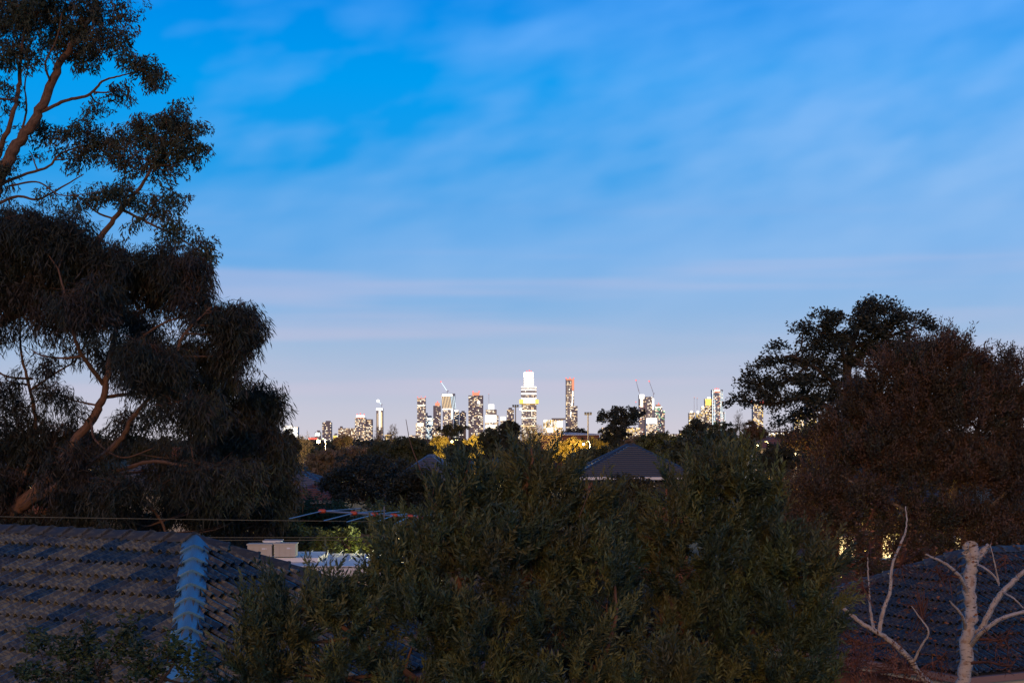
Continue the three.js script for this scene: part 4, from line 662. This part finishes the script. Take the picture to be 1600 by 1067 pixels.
tower('city_building', 'white lit mid rise squeezed beside the red edged tower', 7200, [[665, 677, 652, 700, 0.5, 'pale'], [665, 668, 645, 700, 0.3, 'grey', -10]], { category: 'building', tones: ['cool', 'white'], bands: [[668, 675, 653.5, 656, 'hot'], [671, 676, 659, 664, 'cool']] });
tower('city_tower', 'dark tower with red glowing box on its roof', D0, [[677, 688.5, 634, 700, 0.2, 'dark']], { plant: false, bands: [[680, 687, 629.5, 634, 'pink', -4]], lamps: [[683.5, 628, 2.8]] });
{
  const s = []; for (let i = 0; i < 9; i++) { const x = 690.5 + i * 2.4; s.push([x, 619, x + 2.6, 638.5, 0.9, i > 5 ? 'cool' : 'warm']); }
  tower('city_tower', 'broad tower wrapped in slanting light stripes with crane on top', D0, [[690.5, 711, 615, 639, 0.05, 'blue'], [692, 708, 639, 700, 0.42, 'pale']], { plant: false, strips: s, bands: [[691, 707, 616, 619, 'hot'], [691.5, 708, 638.5, 640, 'hot'], [705.5, 707.5, 640, 655, 'cool']], tones: ['warm', 'white'] });
  crane('crane with white lit jib and red tip over the striped tower', D0 - 15, [699, 615], [698.5, 611], [688.8, 596.5], true);
}
tower('city_tower', 'short grey slab right of the striped tower', 7150, [[709, 717, 641, 700, 0.35, 'grey']], { bands: [[710, 716, 640.5, 643, 'hot']], plant: false });
tower('city_tower', 'plain charcoal block between striped tower and red box tower', 7200, [[718, 728, 644.5, 700, 0.18, 'dark']], {});
tower('city_tower', 'wide dark tower with red roof box and two red lamps', D0, [[732, 755, 618, 700, 0.30, 'dark'], [735.5, 736.5, 618, 700, 0, 'pale', 2]], { plant: false, bands: [[738, 749, 613.5, 618, 'pink', -6], [732.5, 736, 620, 621.2, 'white'], [746, 750, 627, 631, 'hot']], lamps: [[739, 612, 2.8], [748.5, 612, 2.8]] });
tower('city_building', 'domed building with brilliant white floors and thin spire', D0, [[759, 776, 640, 700, 0.35, 'warm'], [758, 779, 649, 700, 0.5, 'pale', 14]], { category: 'building', plant: false, bands: [[763, 772, 632, 640, 'hot', -2], [758.5, 775.5, 648.5, 660, 'hot', 16], [759, 777, 664, 669, 'white', 16]], masts: [[763.8, 616, 641, 1.2]], lamps: [[763.8, 615.5, 1.4, 'pink']] });
tower('city_building', 'small bright white cube left of the grey stepped block', D0, [[782, 790.5, 650.5, 700, 0.5, 'pale']], { category: 'building', plant: false, bands: [[782, 790, 651, 657, 'hot']] });
tower('city_tower', 'grey stepped block behind the twin headed lamp pole', D0, [[792, 803, 640, 700, 0.36, 'dark'], [794.5, 800, 637, 641, 0, 'dark']], { plant: false });
{
  const b = [[818.3, 833.6, 582, 590.5, 'hot']];
  for (let i = 0; i < 5; i++) b.push([818.3, 834, 591.6 + i * 2.5, 592.9 + i * 2.5, 'hot']);
  for (const [y, h] of [[604.2, 1.8], [608.6, 1.4], [614.5, 2], [622, 1.6]]) b.push([814.2, 838, y, y + h, 'hot', 3]);
  b.push([811.5, 841.5, 624.4, 631, 'gold', 6], [818, 836, 624.6, 630.4, 'hot', 7], [814.5, 837.5, 641, 642.4, 'white', 3], [814.5, 837.5, 652.5, 653.6, 'white', 3], [813.5, 837, 665, 666.4, 'warm', 3], [812, 815, 638, 641, 'hot', 6]);
  tower('city_tower', 'tallest tower with white crown, lit floor bands and golden collar', D0, [[818, 834, 582, 604, 0.05, 'grey'], [814, 838.3, 604, 624.5, 0.15, 'grey'], [812, 841, 624.5, 631.5, 0, 'warm'], [815, 838.2, 631.5, 700, 0.40, 'grey']], { plant: false, bands: b, front: 21, lamps: [[823, 580, 2.2], [827, 579, 2.6], [830, 580, 2.2]] });
}
tower('city_building', 'low golden white lit podium left of the slim tower', 6900, [[849, 879, 656, 700, 0.75, 'warm'], [862, 884, 653.5, 656.2, 0, 'warm']], { category: 'building', plant: false, tones: ['white', 'warm', 'gold', 'hot'], bands: [[849.5, 855, 656, 658, 'hot'], [854, 864, 668, 676, 'hot'], [870, 878.5, 657.5, 668, 'hot']] });
tower('city_tower', 'slim dark tower with red lamps and white light streak', D0, [[884, 897, 592, 700, 0.28, 'grey'], [892, 902.3, 634.5, 700, 0.36, 'dark', 8]], { plant: false, tones: ['warm', 'dim', 'white'], strips: [[895, 611, 893.4, 635, 1.8, 'hot'], [886.2, 594, 886.2, 650, 0.6, 'dim'], [892, 643, 891.5, 652, 1.6, 'hot']], bands: [[884.4, 896.6, 592.2, 594, 'pink'], [893.5, 896.8, 594, 610, 'pink']], lamps: [[884.5, 590.8, 2.2], [890.5, 590.5, 2.4], [896.6, 590.8, 2.2]] });
tower('city_tower', 'tower under construction with dazzling white top floors', D0, [[998, 1007, 617, 700, 0.2, 'grey']], { plant: false, bands: [[999, 1006.5, 616.5, 623, 'hot'], [1000.5, 1004.5, 623, 636, 'white']], lamps: [[993.6, 628, 2], [999, 639, 2.2]], tones: ['white', 'warm', 'pink'] });
crane('crane with red lamp left of the dazzling construction tower', D0 - 10, [1000.5, 617], [998, 610], [994, 594], false);
tower('city_tower', 'grey windowed tower between the two construction cranes', D0, [[1007.5, 1019, 620, 700, 0.3, 'grey']], { lamps: [[1011, 624, 1.5], [1008, 637, 2]], plant: false });
tower('city_tower', 'thin white lit service core under the leaning crane', D0 - 20, [[1019, 1022.3, 622, 700, 0, 'pale']], { plant: false, bands: [[1019.2, 1022, 622.5, 640, 'hot']] });
crane('leaning crane with long jib right of the grey windowed tower', D0 - 30, [1021, 622], [1021.5, 615], [1014.6, 595.5], false);
tower('city_tower', 'dark tower with tiered red lit cap right of leaning crane', D0, [[1023, 1034.6, 635, 700, 0.34, 'blue'], [1034.6, 1039, 641, 700, 0.3, 'grey', -4], [1025, 1032, 632, 635.2, 0, 'dark']], { plant: false, bands: [[1023.3, 1034.3, 635.3, 636.8, 'white'], [1025.3, 1031.7, 632.4, 633.6, 'pink', -3]], lamps: [[1029, 630.5, 2.2]], tones: ['white', 'warm', 'green'] });
tower('city_building', 'low dazzling white block under the leaning crane', 6700, [[1009, 1027, 653, 700, 0.6, 'pale']], { category: 'building', plant: false, bands: [[1010, 1026, 653.5, 662, 'hot']], tones: ['white', 'warm'] });
tower('city_building', 'pair of floodlit domed roofs left of the gold topped tower', 6900, [[1076, 1086, 645, 700, 0.7, 'warm'], [1088, 1097, 645, 700, 0.7, 'warm']], { category: 'building', plant: false, tones: ['gold', 'white', 'warm'], lamps: [[1080.5, 643.5, 5, 'hot'], [1090.5, 643.5, 5, 'hot'], [1085, 621, 1.8, 'pink'], [1089.5, 622, 1.5, 'pink']], masts: [[1085, 621, 645, 1], [1089.5, 622, 645, 1]] });  // both domes are glowing balls, their floodlighting put into the material
tower('city_building', 'narrow cream lit block left of the gold topped tower', 6950, [[1095.5, 1101, 635, 700, 0.65, 'warm']], { category: 'building', plant: false, tones: ['white', 'warm'], bands: [[1097, 1099.5, 634, 637, 'hot']] });
tower('city_tower', 'gold topped tower beside the white edged one', D0, [[1101, 1111.5, 623, 700, 0.45, 'warm']], { plant: false, tones: ['gold', 'warm', 'white'], bands: [[1102, 1111, 623.5, 633.5, 'gold'], [1105, 1110, 620.5, 623.3, 'hot', -4]] });
tower('city_tower', 'tower with blue white vertical edges and red roof lamp', D0, [[1112, 1129, 609, 700, 0.40, 'blue'], [1129, 1133, 643, 700, 0.3, 'blue', -4]], { plant: false, tones: ['white', 'warm', 'white', 'pink'], strips: [[1113, 610, 1113, 680, 1.4, 'cool'], [1126, 611, 1126, 672, 1.2, 'cool'], [1128.7, 612, 1128.7, 664, 0.8, 'cool'], [1116.2, 625, 1116.2, 680, 1.2, 'cool'], [1132, 643, 1132, 660, 1, 'cool'], [1116.5, 660, 1116.5, 684, 1.1, 'green']], bands: [[1115.5, 1124.5, 609, 611, 'hot'], [1116, 1124, 611, 613.5, 'pink']], lamps: [[1117, 607.5, 2], [1120, 607, 2.6], [1123, 607.5, 2]] });
tower('city_tower', 'tower with red glowing roof behind the spreading branches', D0, [[1176, 1192, 630, 700, 0.42, 'grey']], { plant: false, tones: ['gold', 'warm', 'white'], bands: [[1175.5, 1192, 627.5, 630, 'red']], lamps: [[1174.5, 627, 2.8], [1184, 625.5, 3], [1191.5, 626, 3.2]] });
tower('city_building', 'bright yellow building under the red roofed tower', 6500, [[1200, 1245, 676, 700, 0.7, 'warm']], { category: 'building', tones: ['gold', 'white', 'hot'] });
tower('city_tower', 'tower glimpsed through the spreading tree with blue sign', D0, [[1258, 1275, 622, 700, 0.4, 'dark']], { tones: ['white', 'gold'], bands: [[1259, 1270, 624, 626.5, 'cool']] });
tower('city_tower', 'short tower glimpsed low through the spreading tree', 7100, [[1240, 1256, 645, 700, 0.6, 'warm']], { tones: ['gold', 'white', 'warm'] });
for (const [x0, x1, y, l] of [[835, 848, 676, 'low lit roofs between the tallest tower and podium'], [902, 922, 684, 'low lit roofs at the foot of the slim tower'], [1040, 1062, 678, 'row of far low lit buildings in the skyline gap'], [740, 760, 676, 'low lit buildings at the foot of the red box tower'], [640, 655, 680, 'low lit roofs left of the red edged tower'], [676, 700, 672, 'cream lit low rise at the foot of the dark red box tower'], [940, 1000, 668, 'floodlit low buildings behind the umbrella topped tree'], [1062, 1150, 672, 'low golden lit blocks at the foot of the gold topped tower'], [782, 812, 664, 'low warm lit blocks left of the tallest tower']])
  tower('city_building', l, 6300, [[x0, x1, y, 700, x1 - x0 > 70 ? 0.42 : 0.6, 'warm']], { category: 'building', tones: ['gold', 'white', 'warm'], plant: false });

// ---------------------------------------------------------------- flood light poles and street lamps
function floodPole(label, px, top, d) {
  const p = at(px, top, d), g = base('flood_light_pole', V(p.x, 0, p.z)); tag(g, label, 'lamp post');
  new MB(g.position).tube([V(p.x, 0, p.z), p], 0.13, 0.1, 8).build('pole', mat(0.3, 0.28, 0.27, 0.6), g);
  const y = p.y; box('crossbar', 1.15, 0.1, 0.1, 0, y - 0.16, 0, M.pole, g);
  for (const x of [-0.42, 0, 0.42]) { const h = box('lamp_head', 0.34, 0.24, 0.4, 0, 0, 0, M.pole, g); h.position.set(x, y + 0.08, 0.1); h.rotation.x = 0.35; }
}
floodPole('tall unlit flood light pole left of the umbrella topped tree', 919, 646.5, 260);
floodPole('unlit flood light pole in front of the tallest tower', 805.5, 634.5, 300);
function streetLamp(label, px, py, d, [r, gg, b], cd, k = 30, size = 0.16) {
  const p = at(px, py, d), g = base('street_lamp', V(p.x + 0.9, 0, p.z)); tag(g, label, 'street lamp', 'street lamps and garden lamps that are on');
  const o = g.position;
  new MB(o).tube([V(o.x, 0, o.z), V(o.x, p.y + 0.25, o.z), V(o.x - 0.15, p.y + 0.38, o.z), V(p.x, p.y + 0.3, p.z)], 0.07, 0.045, 7).build('pole', M.pole, g);
  box('lamp_hood', size * 3, 0.08, size * 2.6, p.x - o.x, p.y - o.y + size + 0.07, 0, M.pole, g);
  const bulb = mesh('bulb', lampBall, glow(r, gg, b, k), g); bulb.scale.setScalar(size); bulb.position.copy(p).sub(o);
  const l = new THREE.PointLight(new THREE.Color().setRGB(r, gg, b), cd, 0, 2); l.position.copy(p).sub(o); l.castShadow = true; g.add(l);
}
streetLamp('brightest street lamp, yellow, low beside the red sign', 497, 690, 200, [1, 0.70, 0.25], 700, 60, 0.2);
streetLamp('yellow street lamp hidden in the golden trees left of olive', 706, 690, 248, [1, 0.66, 0.16], 2200, 40);
streetLamp('unseen yellow street lamp lighting the golden trees by the flood light pole', 912, 694, 232, [1, 0.62, 0.16], 1300, 40);  // lamp itself out of view, placed to light the trees around the pole
streetLamp('amber street lamp low beyond the drooping tree edge', 466, 748, 110, [1, 0.55, 0.12], 300, 30, 0.1);
streetLamp('small yellow street lamp left of the far terracotta house', 1184, 697, 130, [1, 0.72, 0.25], 160, 60, 0.14);
streetLamp('small yellow street lamp under the spreading branches', 1226, 704, 120, [1, 0.72, 0.3], 160, 60, 0.14);
streetLamp('orange street lamp behind the second olive crown', 1148, 762, 40, [1, 0.50, 0.06], 20, 12, 0.09);
streetLamp('yellow lamp low behind the birch twigs', 1352, 858, 38, [1, 0.70, 0.15], 16, 20, 0.05);
streetLamp('unseen yellow lamp lighting the garden shrubs below the aerial', 622, 842, 32.5, [1, 0.85, 0.35], 9, 8, 0.05);  // out of view, placed to light the yellow green shrubs

renderer.render(scene, camera);
